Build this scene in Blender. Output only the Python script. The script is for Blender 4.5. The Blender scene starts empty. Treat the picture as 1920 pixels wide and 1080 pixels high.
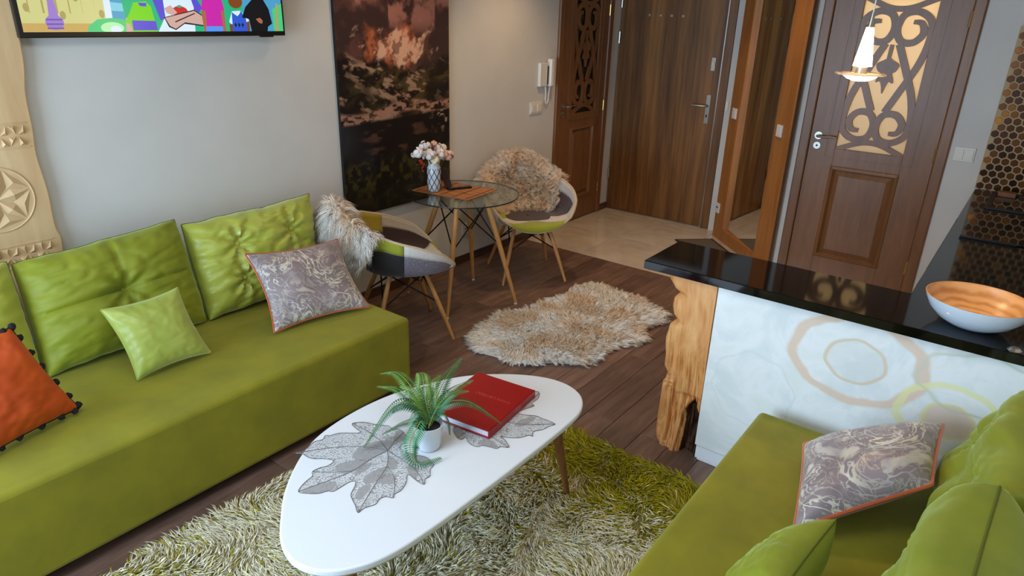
import bpy, math, random
import numpy as np
from mathutils import Matrix, Vector
random.seed(7); RNG = np.random.default_rng(7)
scene = bpy.context.scene
COL = scene.collection

# ------------------------------------------------------------------ camera
CAM = np.array([0.0, 0.0, 1.8]); FPX = 1279.0
_yaw, _pit, _rol = math.radians(36.938), math.radians(-22.105), math.radians(1.698)
_f = np.array([math.cos(_yaw)*math.cos(_pit), math.sin(_yaw)*math.cos(_pit), math.sin(_pit)])
_r = np.array([math.sin(_yaw), -math.cos(_yaw), 0.0]); _u = np.cross(_r, _f)
_r2 = math.cos(_rol)*_r + math.sin(_rol)*_u; _u2 = -math.sin(_rol)*_r + math.cos(_rol)*_u
cd = bpy.data.cameras.new('camera'); cam = bpy.data.objects.new('camera', cd); COL.objects.link(cam)
cd.sensor_fit = 'HORIZONTAL'; cd.sensor_width = 36; cd.lens = FPX/1920*36; cd.clip_start = 0.02
cam.matrix_world = Matrix([[_r2[0], _u2[0], -_f[0], CAM[0]], [_r2[1], _u2[1], -_f[1], CAM[1]], [_r2[2], _u2[2], -_f[2], CAM[2]], [0, 0, 0, 1]])
scene.camera = cam
def _ray(x, y): return _f + (x-960)/FPX*_r2 - (y-540)/FPX*_u2
def pz(x, y, z): d = _ray(x, y); return CAM + d*(z-CAM[2])/d[2]
def px_(x, y, X): d = _ray(x, y); return CAM + d*X/d[0]
def py_(x, y, Y): d = _ray(x, y); return CAM + d*Y/d[1]

# ------------------------------------------------------------------ world, lights, exposure
vs = scene.view_settings
scene.display_settings.display_device = 'sRGB'
vs.view_transform = 'Standard'; vs.look = 'None'; vs.gamma = 1.0; vs.use_curve_mapping = False
vs.exposure = 0.2
w = bpy.data.worlds.new('sky'); scene.world = w; w.use_nodes = True
w.node_tree.nodes['Background'].inputs[0].default_value = (0.62, 0.78, 1.0, 1)
w.node_tree.nodes['Background'].inputs[1].default_value = 1.0
def area(name, loc, target, sx, sy, power, col):
    l = bpy.data.lights.new(name, 'AREA'); l.shape = 'RECTANGLE'; l.size = sx; l.size_y = sy; l.energy = power; l.color = col
    o = bpy.data.objects.new(name, l); COL.objects.link(o); o.location = loc
    o.rotation_euler = (Vector(target)-Vector(loc)).to_track_quat('-Z', 'Y').to_euler(); return o
def spot(name, loc, target, power, ang, blend, col, r=0.04):
    l = bpy.data.lights.new(name, 'SPOT'); l.energy = power; l.spot_size = math.radians(ang); l.spot_blend = blend; l.color = col; l.shadow_soft_size = r
    o = bpy.data.objects.new(name, l); COL.objects.link(o); o.location = loc
    o.rotation_euler = (Vector(target)-Vector(loc)).to_track_quat('-Z', 'Y').to_euler(); return o
WARM = (1.0, 0.66, 0.36)
# daylight through the balcony window behind the camera and the roof window
area('daylight_window', (-1.42, 2.15, 1.10), (2.0, 2.15, 0.85), 1.95, 1.7, 112, (0.56, 0.77, 1.0))
area('daylight_roof_window', (0.65, 1.25, 2.52), (0.75, 1.20, 0.0), 1.0, 2.1, 34, (0.78, 0.90, 1.0))
# ceiling downlights of the flat
DOWN = [(2.9, 2.7), (4.1, 2.65), (3.4, 0.9), (4.75, 1.9)]
for k, (x, y) in enumerate(DOWN):
    spot('downlight_lamp', (x, y, 2.52), (x, y+(0.15 if y > 2 else 0), 0), (22, 32, 22, 22)[k], 110, 0.75, WARM)

# ------------------------------------------------------------------ helpers
def S(r, g, b):
    f = lambda c: (c/255/12.92) if c/255 <= 0.04045 else ((c/255+0.055)/1.055)**2.4
    return (f(r), f(g), f(b), 1.0)
ROOT = {}
class MB:
    def __init__(s): s.v = []; s.f = []; s.m = []
    def add(s, V, F, m=0):
        n = len(s.v); s.v += [tuple(map(float, p)) for p in V]; s.f += [tuple(i+n for i in q) for q in F]; s.m += [m]*len(F); return s
    def box(s, x0, x1, y0, y1, z0, z1, m=0):
        V = [(x, y, z) for z in (z0, z1) for y in (y0, y1) for x in (x0, x1)]
        return s.add(V, [(0, 2, 3, 1), (4, 5, 7, 6), (0, 1, 5, 4), (2, 6, 7, 3), (0, 4, 6, 2), (1, 3, 7, 5)], m)
    def obox(s, c, ax, ay, az, m=0):
        c, ax, ay, az = [np.array(q, float) for q in (c, ax, ay, az)]
        V = [c+i*ax+j*ay+k*az for k in (-1, 1) for j in (-1, 1) for i in (-1, 1)]
        return s.add(V, [(0, 2, 3, 1), (4, 5, 7, 6), (0, 1, 5, 4), (2, 6, 7, 3), (0, 4, 6, 2), (1, 3, 7, 5)], m)
    def prism(s, P, z0, z1, m=0):
        P = [tuple(p[:2]) for p in P]; n = len(P)
        a = sum(P[i][0]*P[(i+1) % n][1]-P[(i+1) % n][0]*P[i][1] for i in range(n))
        if a < 0: P = P[::-1]
        V = [(x, y, z0) for x, y in P]+[(x, y, z1) for x, y in P]
        F = [tuple(range(n-1, -1, -1)), tuple(range(n, 2*n))]+[(i, (i+1) % n, n+(i+1) % n, n+i) for i in range(n)]
        return s.add(V, F, m)
    def tube(s, pts, r, n=8, m=0, cap=True, closed=False):
        pts = [np.array(p, float) for p in pts]; k = len(pts)
        rs = [r]*k if np.isscalar(r) else list(r)
        V = []; up = None
        for i in range(k):
            if closed: t = pts[(i+1) % k]-pts[i-1]
            else: t = pts[min(i+1, k-1)]-pts[max(i-1, 0)]
            t = t/(np.linalg.norm(t)+1e-12)
            if up is None:
                up = np.array([0, 0, 1.0]) if abs(t[2]) < 0.9 else np.array([1.0, 0, 0])
            a = np.cross(up, t); a /= np.linalg.norm(a)+1e-12; b = np.cross(t, a); up = b
            for j in range(n):
                th = 2*math.pi*j/n; V.append(pts[i]+rs[i]*(math.cos(th)*a+math.sin(th)*b))
        F = []
        for i in range(k if closed else k-1):
            for j in range(n):
                i2 = (i+1) % k; F.append((i*n+j, i*n+(j+1) % n, i2*n+(j+1) % n, i2*n+j))
        if cap and not closed: F += [tuple(range(n-1, -1, -1)), tuple(range((k-1)*n, k*n))]
        return s.add(V, F, m)
    def lathe(s, prof, n=32, c=(0, 0, 0), m=0, cap=True):
        V = []; F = []; k = len(prof)
        for r, z in prof:
            for j in range(n):
                th = 2*math.pi*j/n; V.append((c[0]+r*math.cos(th), c[1]+r*math.sin(th), c[2]+z))
        for i in range(k-1):
            for j in range(n): F.append((i*n+j, i*n+(j+1) % n, (i+1)*n+(j+1) % n, (i+1)*n+j))
        if cap and prof[0][0] > 1e-6: F.append(tuple(range(n-1, -1, -1)))
        if cap and prof[-1][0] > 1e-6: F.append(tuple(range((k-1)*n, k*n)))
        return s.add(V, F, m)
    def grid(s, P, cu=False, cv=False, m=0):
        P = np.asarray(P, float); nu, nv = P.shape[:2]; F = []
        for i in range(nu if cu else nu-1):
            for j in range(nv if cv else nv-1):
                F.append((i*nv+j, ((i+1) % nu)*nv+j, ((i+1) % nu)*nv+(j+1) % nv, i*nv+(j+1) % nv))
        return s.add(P.reshape(-1, 3), F, m)
    def sphere(s, c, r, n=12, k=8, sc=(1, 1, 1), m=0):
        prof = [(math.sin(math.pi*i/k), -math.cos(math.pi*i/k)) for i in range(k+1)]; V = []; F = []
        for a, z in prof:
            for j in range(n):
                th = 2*math.pi*j/n; V.append((c[0]+r*sc[0]*a*math.cos(th), c[1]+r*sc[1]*a*math.sin(th), c[2]+r*sc[2]*z))
        for i in range(k):
            for j in range(n): F.append((i*n+j, i*n+(j+1) % n, (i+1)*n+(j+1) % n, (i+1)*n+j))
        return s.add(V, F, m)
    def stroke(s, pts, w, frame, d0, d1, m=0):
        """flat band of width w along 2-D pts; frame(u,v,d) -> world"""
        pts = np.array(pts, float); k = len(pts); V = []
        for i in range(k):
            t = pts[min(i+1, k-1)]-pts[max(i-1, 0)]; t /= np.linalg.norm(t)+1e-12; nrm = np.array([-t[1], t[0]])
            ww = w if np.isscalar(w) else w[i]
            for sgn, d in ((-1, d0), (1, d0), (1, d1), (-1, d1)):
                q = pts[i]+sgn*nrm*ww/2; V.append(frame(q[0], q[1], d))
        F = [(i*4+j, i*4+(j+1) % 4, i*4+4+(j+1) % 4, i*4+4+j) for i in range(k-1) for j in range(4)]
        F += [(3, 2, 1, 0), tuple((k-1)*4+j for j in range(4))]
        return s.add(V, F, m)
    def build(s, name, mats, parent=None, smooth=False, bevel=0, angle=40, solid=0, local=False, seg=2, off=-1):
        if not isinstance(mats, (list, tuple)): mats = [mats]
        off0 = (0, 0, 0)
        if parent is not None and not local: off0 = ROOT.get(parent.name, (0, 0, 0))
        V = [(p[0]-off0[0], p[1]-off0[1], p[2]-off0[2]) for p in s.v] if any(off0) else s.v
        me = bpy.data.meshes.new(name); me.from_pydata(V, [], s.f)
        for mm in mats: me.materials.append(M[mm] if isinstance(mm, str) else mm)
        if len(mats) > 1: me.polygons.foreach_set('material_index', s.m)
        me.update(); me.validate()
        import bmesh
        bm = bmesh.new(); bm.from_mesh(me); bmesh.ops.recalc_face_normals(bm, faces=bm.faces); bm.to_mesh(me); bm.free()
        if smooth:
            me.polygons.foreach_set('use_smooth', [True]*len(me.polygons)); me.set_sharp_from_angle(angle=math.radians(angle))
        o = bpy.data.objects.new(name, me); COL.objects.link(o)
        if parent is not None:
            o.parent = parent; ROOT[o.name] = off0 if not local else (0, 0, 0)
        if bevel:
            b = o.modifiers.new('bevel', 'BEVEL'); b.width = bevel; b.segments = seg; b.limit_method = 'ANGLE'; b.angle_limit = math.radians(35)
        if solid:
            b = o.modifiers.new('solid', 'SOLIDIFY'); b.thickness = solid; b.offset = off
        return o
def tag(o, label=None, cat=None, group=None, kind=None):
    if label: o['label'] = label
    if cat: o['category'] = cat
    if group: o['group'] = group
    if kind: o['kind'] = kind
    return o
def thing(name, label, cat, loc=(0, 0, 0), group=None, kind=None, rz=0):
    o = bpy.data.objects.new(name, None); COL.objects.link(o); o.location = tuple(map(float, loc)); o.rotation_euler = (0, 0, rz); o.empty_display_size = 0.05
    ROOT[o.name] = tuple(map(float, loc)); return tag(o, label, cat, group, kind)
def rawmesh(name, V, T, mat, parent=None, colors=None, kind=None):
    """fast triangle mesh from numpy arrays"""
    off0 = np.array(ROOT.get(parent.name, (0, 0, 0)) if parent is not None else (0, 0, 0)); V = V-off0
    me = bpy.data.meshes.new(name); me.vertices.add(len(V)); me.vertices.foreach_set('co', V.astype(np.float32).ravel())
    me.loops.add(T.size); me.loops.foreach_set('vertex_index', T.astype(np.int32).ravel())
    me.polygons.add(len(T)); me.polygons.foreach_set('loop_start', np.arange(0, T.size, T.shape[1], dtype=np.int32))
    me.polygons.foreach_set('use_smooth', np.ones(len(T), bool)); me.update(calc_edges=True)
    if colors is not None:
        a = me.color_attributes.new('Col', 'FLOAT_COLOR', 'POINT'); a.data.foreach_set('color', colors.astype(np.float32).ravel())
    me.materials.append(M[mat]); o = bpy.data.objects.new(name, me); COL.objects.link(o)
    if parent is not None: o.parent = parent
    if kind: o['kind'] = kind
    return o
def nz(v): return v/(np.linalg.norm(v, axis=-1, keepdims=True)+1e-9)
def fur(name, roots, dirs, L, wid, mat, parent=None, bend=None, curl=0.0, cols=None, kind='stuff', seg=3, grp=1):
    n = len(roots); L = np.broadcast_to(np.asarray(L, float), (n,))[:, None]; dirs = nz(dirs)
    a = nz(np.cross(dirs, nz(np.repeat(RNG.normal(size=(-(-n//grp), 3)), grp, 0)[:n]))); b = np.cross(dirs, a)
    if bend is None: bend = np.zeros((n, 3))
    ph = np.repeat(RNG.uniform(0, 6.28, -(-n//grp)), grp)[:n, None]; V = []
    for k in range(seg):
        t = k/seg; c = roots+dirs*L*t+bend*L*t*t+a*(np.sin(ph+t*7)-np.sin(ph))*curl*L+b*(np.cos(ph+t*6)-np.cos(ph))*curl*L
        rr = wid*(1-0.75*t*t)
        for j in range(3): th = 2.0944*j; V.append(c+rr*(math.cos(th)*a+math.sin(th)*b))
    V.append(roots+dirs*L+bend*L+a*(np.sin(ph+7)-np.sin(ph))*curl*L+b*(np.cos(ph+6)-np.cos(ph))*curl*L)
    nv = seg*3+1; V = np.stack(V, 1).reshape(-1, 3); T = []
    for k in range(seg-1):
        for j in range(3):
            p, q = k*3+j, k*3+(j+1) % 3; T += [(p, q, q+3), (p, q+3, p+3)]
    for j in range(3): T.append(((seg-1)*3+j, (seg-1)*3+(j+1) % 3, seg*3))
    T = (np.array(T)[None]+np.arange(n)[:, None, None]*nv).reshape(-1, 3)
    C = None
    if cols is not None: C = np.repeat(np.c_[cols, np.ones(n)], nv, 0)
    return rawmesh(name, V, T, mat, parent, C, kind)
def lock(k, spread, Rt, D, L, cols, bend):
    """k strands around each root that run together into a pointed lock"""
    rep = lambda q: np.repeat(q, k, 0); n = len(Rt)*k; j = RNG.normal(0, spread, (n, 3)); L2 = rep(L)*RNG.uniform(0.85, 1.08, n)
    return rep(Rt)+j, rep(D)+RNG.normal(0, 0.05, (n, 3)), L2, np.clip(rep(cols)*RNG.uniform(0.9, 1.06, (n, 1)), 0, 0.97), rep(bend)-0.75*j/L2[:, None]
# numpy noise
def vnoise(x, y, seed=0):
    xi = np.floor(x).astype(int); yi = np.floor(y).astype(int); fx = x-xi; fy = y-yi
    fx = fx*fx*(3-2*fx); fy = fy*fy*(3-2*fy)
    def h(a, b): 
        n = (a*374761393+b*668265263+seed*1442695041) & 0x7fffffff; n = ((n ^ (n >> 13))*1274126177) & 0x7fffffff
        return ((n ^ (n >> 16)) & 0xffff)/65535.0
    return (h(xi, yi)*(1-fx)+h(xi+1, yi)*fx)*(1-fy)+(h(xi, yi+1)*(1-fx)+h(xi+1, yi+1)*fx)*fy
def fbm(x, y, o=5, seed=0, g=0.5):
    s = 0; a = 1; t = 0
    for i in range(o): s = s+a*vnoise(x*2**i, y*2**i, seed+i*17); t += a; a *= g
    return s/t
def sm(a, b, x): t = np.clip((x-a)/(b-a), 0, 1); return t*t*(3-2*t)
def spline(P, n=12, closed=False):
    P = [np.array(p, float) for p in P]; k = len(P); out = []
    for i in range(k if closed else k-1):
        if closed: a, b, c, d = P[i-1], P[i], P[(i+1) % k], P[(i+2) % k]
        else: a, b, c, d = P[max(i-1, 0)], P[i], P[i+1], P[min(i+2, k-1)]
        for j in range(n):
            t = j/n; out.append(0.5*((2*b)+(c-a)*t+(2*a-5*b+4*c-d)*t*t+(-a+3*b-3*c+d)*t**3))
    if not closed: out.append(P[-1])
    return out

# ------------------------------------------------------------------ materials
M = {}
class NT:
    def __init__(s, name):
        s.mat = bpy.data.materials.new(name); s.mat.use_nodes = True; M[name] = s.mat
        s.t = s.mat.node_tree; s.b = s.t.nodes['Principled BSDF']
    def n(s, kind, **kw):
        nd = s.t.nodes.new(kind)
        for k, v in kw.items(): setattr(nd, k, v)
        return nd
    def l(s, a, b): s.t.links.new(a, b)
    def coord(s, which='Object', scale=(1, 1, 1), rot=(0, 0, 0)):
        c = s.n('ShaderNodeTexCoord'); mp = s.n('ShaderNodeMapping'); mp.inputs['Scale'].default_value = scale; mp.inputs['Rotation'].default_value = rot
        s.l(c.outputs[which], mp.inputs['Vector']); return mp.outputs['Vector']
    def noise(s, vec, scale, detail=4, rough=0.55, dist=0.0):
        nd = s.n('ShaderNodeTexNoise'); nd.inputs['Scale'].default_value = scale; nd.inputs['Detail'].default_value = detail
        nd.inputs['Roughness'].default_value = rough; nd.inputs['Distortion'].default_value = dist; s.l(vec, nd.inputs['Vector']); return nd.outputs['Fac']
    def ramp(s, fac, stops, interp='LINEAR'):
        r = s.n('ShaderNodeValToRGB'); r.color_ramp.interpolation = interp; e = r.color_ramp.elements
        while len(e) > 1: e.remove(e[-1])
        e[0].position, e[0].color = stops[0]
        for p, c in stops[1:]: x = e.new(p); x.color = c
        s.l(fac, r.inputs['Fac']); return r.outputs['Color']
    def mix(s, a, b, fac, mode='MIX'):
        m = s.n('ShaderNodeMix', data_type='RGBA', blend_type=mode)
        for sock, val in ((m.inputs['Factor'], fac), (m.inputs['A'], a), (m.inputs['B'], b)):
            pass
        fi, ai, bi = m.inputs[0], m.inputs[6], m.inputs[7]
        for sock, val in ((fi, fac), (ai, a), (bi, b)):
            if hasattr(val, 'is_output'): s.l(val, sock)
            else: sock.default_value = val
        return m.outputs[2]
    def math(s, op, a, b=0.0, c=0.0):
        m = s.n('ShaderNodeMath', operation=op)
        for sock, val in zip(m.inputs, (a, b, c)):
            if hasattr(val, 'is_output'): s.l(val, sock)
            else: sock.default_value = val
        return m.outputs[0]
    def color(s, v):
        if hasattr(v, 'is_output'): s.l(v, s.b.inputs['Base Color'])
        else: s.b.inputs['Base Color'].default_value = v
    def bump(s, h, st=0.2, d=0.01):
        b = s.n('ShaderNodeBump'); b.inputs['Strength'].default_value = st; b.inputs['Distance'].default_value = d
        s.l(h, b.inputs['Height']); s.l(b.outputs['Normal'], s.b.inputs['Normal'])
    def set(s, **k):
        for a, v in k.items(): s.b.inputs[a.replace('_', ' ')].default_value = v
        return s
def plain(name, col, rough=0.5, metal=0.0, **k):
    t = NT(name); t.color(col); t.set(Roughness=rough, Metallic=metal, **k); return t
def wood(name, dark, light, scale=(1, 1, 1), grain=18, rough=0.45, ring=0.0, rot=(0, 0, 0), rand=False):
    t = NT(name); v = t.coord('Object', scale, rot)
    n1 = t.noise(v, grain, 6, 0.6, 0.6); n2 = t.noise(v, grain*0.22, 2, 0.5, 1.2)
    f = t.math('ADD', t.math('MULTIPLY', n1, 0.6), t.math('MULTIPLY', n2, 0.4))
    c = t.ramp(f, [(0.32, dark), (0.68, light)])
    if rand:
        oi = t.n('ShaderNodeObjectInfo'); k = t.math('MULTIPLY_ADD', oi.outputs['Random'], 0.5, 0.72)
        hs = t.n('ShaderNodeHueSaturation'); t.l(c, hs.inputs['Color']); t.l(k, hs.inputs['Value']); c = hs.outputs['Color']
    t.color(c); t.set(Roughness=rough); t.bump(f, 0.15, 0.004); return t
def velvet(name, c0, c1, rough=0.75, sheen=0.5, tint=(0.85, 0.85, 0.3, 1), sc=5):
    t = NT(name); v = t.coord('Object'); n = t.noise(v, sc, 3, 0.6); t.color(t.ramp(n, [(0.3, c0), (0.7, c1)]))
    t.set(Roughness=rough, Sheen_Weight=sheen, Sheen_Roughness=0.4, Sheen_Tint=tint); t.bump(t.noise(v, 350, 2), 0.08, 0.002); return t
# room
t = NT('wall_paint'); v = t.coord('Object'); t.color(t.ramp(t.noise(v, 3, 3), [(0.3, S(205, 203, 198)), (0.7, S(212, 210, 205))])); t.set(Roughness=0.85); t.bump(t.noise(v, 120, 4), 0.12, 0.002)
wood('ceiling_paint', S(150, 108, 66), S(186, 142, 94), (0.6, 6, 6), 4, 0.6)
wood('plank_wood', S(82, 60, 50), S(140, 110, 96), (1.0, 9, 9), 3.5, 0.42, rand=True)
plain('grout_dark', S(40, 30, 26), 0.9)
t = NT('floor_tile'); v = t.coord('Object'); t.color(t.ramp(t.noise(v, 3.2, 5, 0.6, 0.8), [(0.3, S(190, 176, 160)), (0.7, S(216, 206, 192))])); t.set(Roughness=0.09)
plain('tile_grout', S(120, 100, 82), 0.9)
wood('baseboard_wood', S(62, 40, 28), S(96, 66, 48), (1, 6, 6), 4, 0.5)
wood('door_brown', S(106, 69, 39), S(135, 90, 53), (5, 5, 0.6), 7, 0.38)
t = NT('zebra_wood'); v = t.coord('Object', (1, 1, 0.05))
n1 = t.noise(v, 9, 4, 0.6, 0.3); n2 = t.noise(v, 45, 3, 0.6, 0.2)
t.color(t.ramp(t.math('ADD', t.math('MULTIPLY', n1, 0.7), t.math('MULTIPLY', n2, 0.3)), [(0.36, S(76, 47, 22)), (0.5, S(114, 76, 37)), (0.64, S(148, 102, 53))])); t.set(Roughness=0.42)
wood('orange_pine', S(146, 88, 40), S(184, 122, 64), (4, 4, 0.5), 5, 0.4)
plain('mirror_glass', (0.92, 0.94, 0.93, 1), 0.01, 1.0)
t = NT('frosted_glass'); t.color(S(240, 224, 188)); t.set(Roughness=0.3); tl_ = t.n('ShaderNodeBsdfTranslucent'); tl_.inputs[0].default_value = S(246, 230, 196); mx = t.n('ShaderNodeMixShader'); mx.inputs[0].default_value = 0.55
t.l(t.b.outputs[0], mx.inputs[1]); t.l(tl_.outputs[0], mx.inputs[2]); t.l(mx.outputs[0], t.t.nodes['Material Output'].inputs['Surface'])
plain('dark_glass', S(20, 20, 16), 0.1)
plain('steel', S(190, 186, 178), 0.28, 1.0); plain('nickel', S(176, 172, 162), 0.32, 0.9); plain('brass', S(200, 170, 110), 0.3, 1.0)
plain('black_metal', S(16, 15, 15), 0.4, 0.6); plain('white_plastic', S(226, 222, 214), 0.35); plain('black_plastic', S(9, 9, 10), 0.3)
plain('grey_plastic', S(120, 118, 114), 0.4); plain('dark_slot', S(35, 33, 30), 0.6)
# kitchen
t = NT('black_granite'); v = t.coord('Object'); t.color(t.ramp(t.noise(v, 260, 2), [(0.62, S(8, 7, 7)), (0.78, S(30, 24, 20))])); t.set(Roughness=0.06, IOR=1.5)
plain('hob_glass', S(6, 6, 7), 0.03); plain('sink_black', S(10, 10, 11), 0.35)
t = NT('copper_tile'); oi = t.n('ShaderNodeObjectInfo'); t.color(t.ramp(oi.outputs['Random'], [(0.0, S(54, 30, 15)), (0.6, S(86, 48, 22)), (0.9, S(118, 72, 30)), (1.0, S(170, 112, 40))])); t.set(Roughness=0.2, Metallic=0.55)
plain('hex_grout', S(178, 156, 118), 0.7)
plain('white_laminate', S(230, 234, 238), 0.25)
# ring print on the peninsula panel (object coordinates are metres: y, z)
t = NT('ring_print'); co = t.coord('Object'); sep = t.n('ShaderNodeSeparateXYZ'); t.l(co, sep.inputs[0])
base = t.ramp(t.noise(co, 5, 4, 0.6, 0.5), [(0.40, S(224, 230, 230)), (0.52, S(238, 240, 240)), (0.66, S(230, 234, 230))])
def ring(cy, cz, ry, rz_, wdt, col, lobes, amp, strength, fill=None):
    global base
    a = t.math('DIVIDE', t.math('SUBTRACT', sep.outputs['Y'], cy), ry); b = t.math('DIVIDE', t.math('SUBTRACT', sep.outputs['Z'], cz), rz_)
    r = t.math('SQRT', t.math('ADD', t.math('MULTIPLY', a, a), t.math('MULTIPLY', b, b))); th = t.math('ARCTAN2', b, a)
    rr = t.math('ADD', r, t.math('MULTIPLY', t.math('SINE', t.math('MULTIPLY', th, lobes)), amp))
    rr = t.math('ADD', rr, t.math('MULTIPLY', t.math('SUBTRACT', t.noise(co, 14, 3), 0.5), 0.12))
    d = t.math('ABSOLUTE', t.math('SUBTRACT', rr, 1.0))
    wv = t.math('MULTIPLY', t.math('ADD', t.noise(co, 7, 2), 0.45), wdt)
    f = t.math('MULTIPLY', t.math('SUBTRACT', 1.0, t.math('SMOOTH_MIN', t.math('DIVIDE', d, wv), 1.0, 0.2)), strength)
    f = t.math('MINIMUM', t.math('MAXIMUM', f, 0.0), 0.75)
    if fill:
        g = t.math('MULTIPLY', t.math('LESS_THAN', rr, 1.0), fill[1]); base = t.mix(base, fill[0], g)
    base = t.mix(base, col, f)
ring(0.322, 0.672, 0.215, 0.160, 0.13, S(228, 196, 168), 9, 0.018, 1.6)
ring(0.322, 0.667, 0.100, 0.082, 0.10, S(222, 200, 168), 7, 0.02, 1.2, (S(214, 214, 208), 0.30))
ring(0.005, 0.552, 0.155, 0.125, 0.11, S(236, 234, 170), 8, 0.02, 1.7)
ring(0.005, 0.548, 0.075, 0.062, 0.12, S(232, 226, 158), 6, 0.03, 1.3, (S(224, 186, 158), 0.55))
ring(-0.06, 0.70, 0.19, 0.11, 0.07, S(208, 210, 190), 7, 0.05, 0.8)
ring(0.66, 0.42, 0.16, 0.16, 0.05, S(212, 220, 222), 8, 0.04, 0.45)
t.color(base); t.set(Roughness=0.12)
# log
t = NT('log_wood'); v = t.coord('Object', (7, 7, 1.3)); n1 = t.noise(v, 3.4, 5, 0.6, 1.0)
wv = t.n('ShaderNodeTexWave', wave_type='RINGS', rings_direction='X'); wv.inputs['Scale'].default_value = 2.2; wv.inputs['Distortion'].default_value = 6; wv.inputs['Detail'].default_value = 2; t.l(v, wv.inputs['Vector'])
f = t.math('ADD', t.math('MULTIPLY', n1, 0.92), t.math('MULTIPLY', wv.outputs['Fac'], 0.06))
t.color(t.ramp(f, [(0.22, S(180, 112, 60)), (0.45, S(216, 150, 88)), (0.75, S(236, 182, 120))])); t.set(Roughness=0.42); t.bump(f, 0.2, 0.006)
wood('char_wood', S(28, 16, 9), S(92, 54, 26), (8, 8, 1), 5, 0.6)
# textiles
G0, G1 = S(117, 113, 8), S(137, 131, 14)
velvet('sofa_velvet', G0, G1, 0.8, 0.35); velvet('cushion_velvet', S(116, 126, 14), S(138, 144, 26), 0.62, 0.5, (0.8, 1.0, 0.35, 1))
velvet('cushion_velvet_shiny', S(152, 162, 52), S(176, 184, 78), 0.38, 0.6, (0.9, 1.0, 0.5, 1)); velvet('cushion_small_green', S(148, 162, 62), S(172, 182, 86), 0.38, 0.6, (0.9, 1.0, 0.6, 1))
velvet('orange_velvet', S(176, 62, 2), S(204, 84, 4), 0.75, 0.12, (1.0, 0.6, 0.2, 1)); plain('orange_satin', S(186, 78, 22), 0.4, Sheen_Weight=0.4)
plain('black_yarn', S(14, 12, 14), 0.9); plain('seam_green', S(92, 100, 14), 0.8)
t = NT('paisley'); v = t.coord('Object'); 
n1 = t.noise(v, 4.6, 2.5, 0.5, 2.4); n2 = t.noise(v, 8, 3, 0.55, 3.4); n3 = t.noise(v, 4.0, 2, 0.5, 0.8)
bg = t.ramp(t.noise(v, 7, 3), [(0.35, S(126, 112, 116)), (0.65, S(146, 132, 136))])
l1 = t.ramp(n1, [(0.478, (0, 0, 0, 1)), (0.488, (1, 1, 1, 1)), (0.508, (1, 1, 1, 1)), (0.518, (0, 0, 0, 1))]); l2 = t.ramp(n2, [(0.47, (0, 0, 0, 1)), (0.49, (1, 1, 1, 1)), (0.505, (1, 1, 1, 1)), (0.52, (0, 0, 0, 1))])
l3 = t.ramp(n1, [(0.60, (0, 0, 0, 1)), (0.63, (1, 1, 1, 1))])
msk = t.ramp(n3, [(0.36, (0.25, 0.25, 0.25, 1)), (0.56, (1, 1, 1, 1))])
lines = t.math('MULTIPLY', t.math('MAXIMUM', t.math('MAXIMUM', l1, l2), l3), msk)
wc = t.ramp(n2, [(0.40, S(228, 222, 216)), (0.52, S(226, 222, 190)), (0.66, S(206, 202, 208))])
t.color(t.mix(bg, wc, t.math('MULTIPLY', lines, 0.85))); t.set(Roughness=0.42, Sheen_Weight=0.2)
t = NT('fur_vcol'); a = t.n('ShaderNodeVertexColor', layer_name='Col'); t.l(a.outputs['Color'], t.b.inputs['Base Color']); t.set(Roughness=0.7, Specular_IOR_Level=0.2)
t = NT('print_vcol'); a = t.n('ShaderNodeVertexColor', layer_name='Col'); t.l(a.outputs['Color'], t.b.inputs['Base Color']); t.set(Roughness=0.3)
plain('hide', S(226, 208, 182), 0.9); plain('rug_backing', S(120, 116, 70), 0.95)
# table and small things
plain('white_lacquer', S(226, 230, 235), 0.28); plain('white_edge', S(176, 170, 160), 0.5)
wood('leg_walnut', S(104, 62, 28), S(146, 92, 46), (6, 6, 0.8), 6, 0.4); wood('beech', S(176, 122, 66), S(208, 156, 96), (8, 8, 0.8), 6, 0.4)
t = NT('clear_glass'); tr = t.n('ShaderNodeBsdfTransparent'); tr.inputs[0].default_value = (0.88, 0.95, 0.93, 1); gl = t.n('ShaderNodeBsdfGlossy'); gl.inputs['Roughness'].default_value = 0.01; lw_ = t.n('ShaderNodeLayerWeight'); lw_.inputs['Blend'].default_value = 0.5; fr_ = t.math('MULTIPLY_ADD', t.math('POWER', lw_.outputs['Facing'], 4.0), 0.7, 0.04)
mx = t.n('ShaderNodeMixShader'); t.l(fr_, mx.inputs[0]); t.l(tr.outputs[0], mx.inputs[1]); t.l(gl.outputs[0], mx.inputs[2]); t.l(mx.outputs[0], t.t.nodes['Material Output'].inputs['Surface'])
plain('glass_edge', S(20, 34, 32), 0.1)
plain('red_cover', S(150, 2, 8), 0.4); plain('paper', S(222, 224, 236), 0.7); plain('gold_print', S(206, 70, 60), 0.4)
plain('ceramic', S(206, 212, 218), 0.2); plain('soil', S(30, 22, 14), 0.9)
def leafmat(nm, a, b):
    t = NT(nm); oi = t.n('ShaderNodeObjectInfo'); v = t.coord('Object'); f = t.math('ADD', t.math('MULTIPLY', oi.outputs['Random'], 0.5), t.math('MULTIPLY', t.noise(v, 30, 2), 0.5)); t.color(t.ramp(f, [(0.25, a), (0.75, b)])); t.set(Roughness=0.4)
leafmat('fern_green', S(38, 92, 48), S(112, 152, 58)); leafmat('fern_dark', S(24, 78, 54), S(56, 120, 74)); plain('fern_stem', S(120, 140, 60), 0.5)
t = NT('lace'); v = t.coord('Object'); vo = t.n('ShaderNodeTexVoronoi', feature='DISTANCE_TO_EDGE'); vo.inputs['Scale'].default_value = 135; t.l(v, vo.inputs['Vector'])
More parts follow.
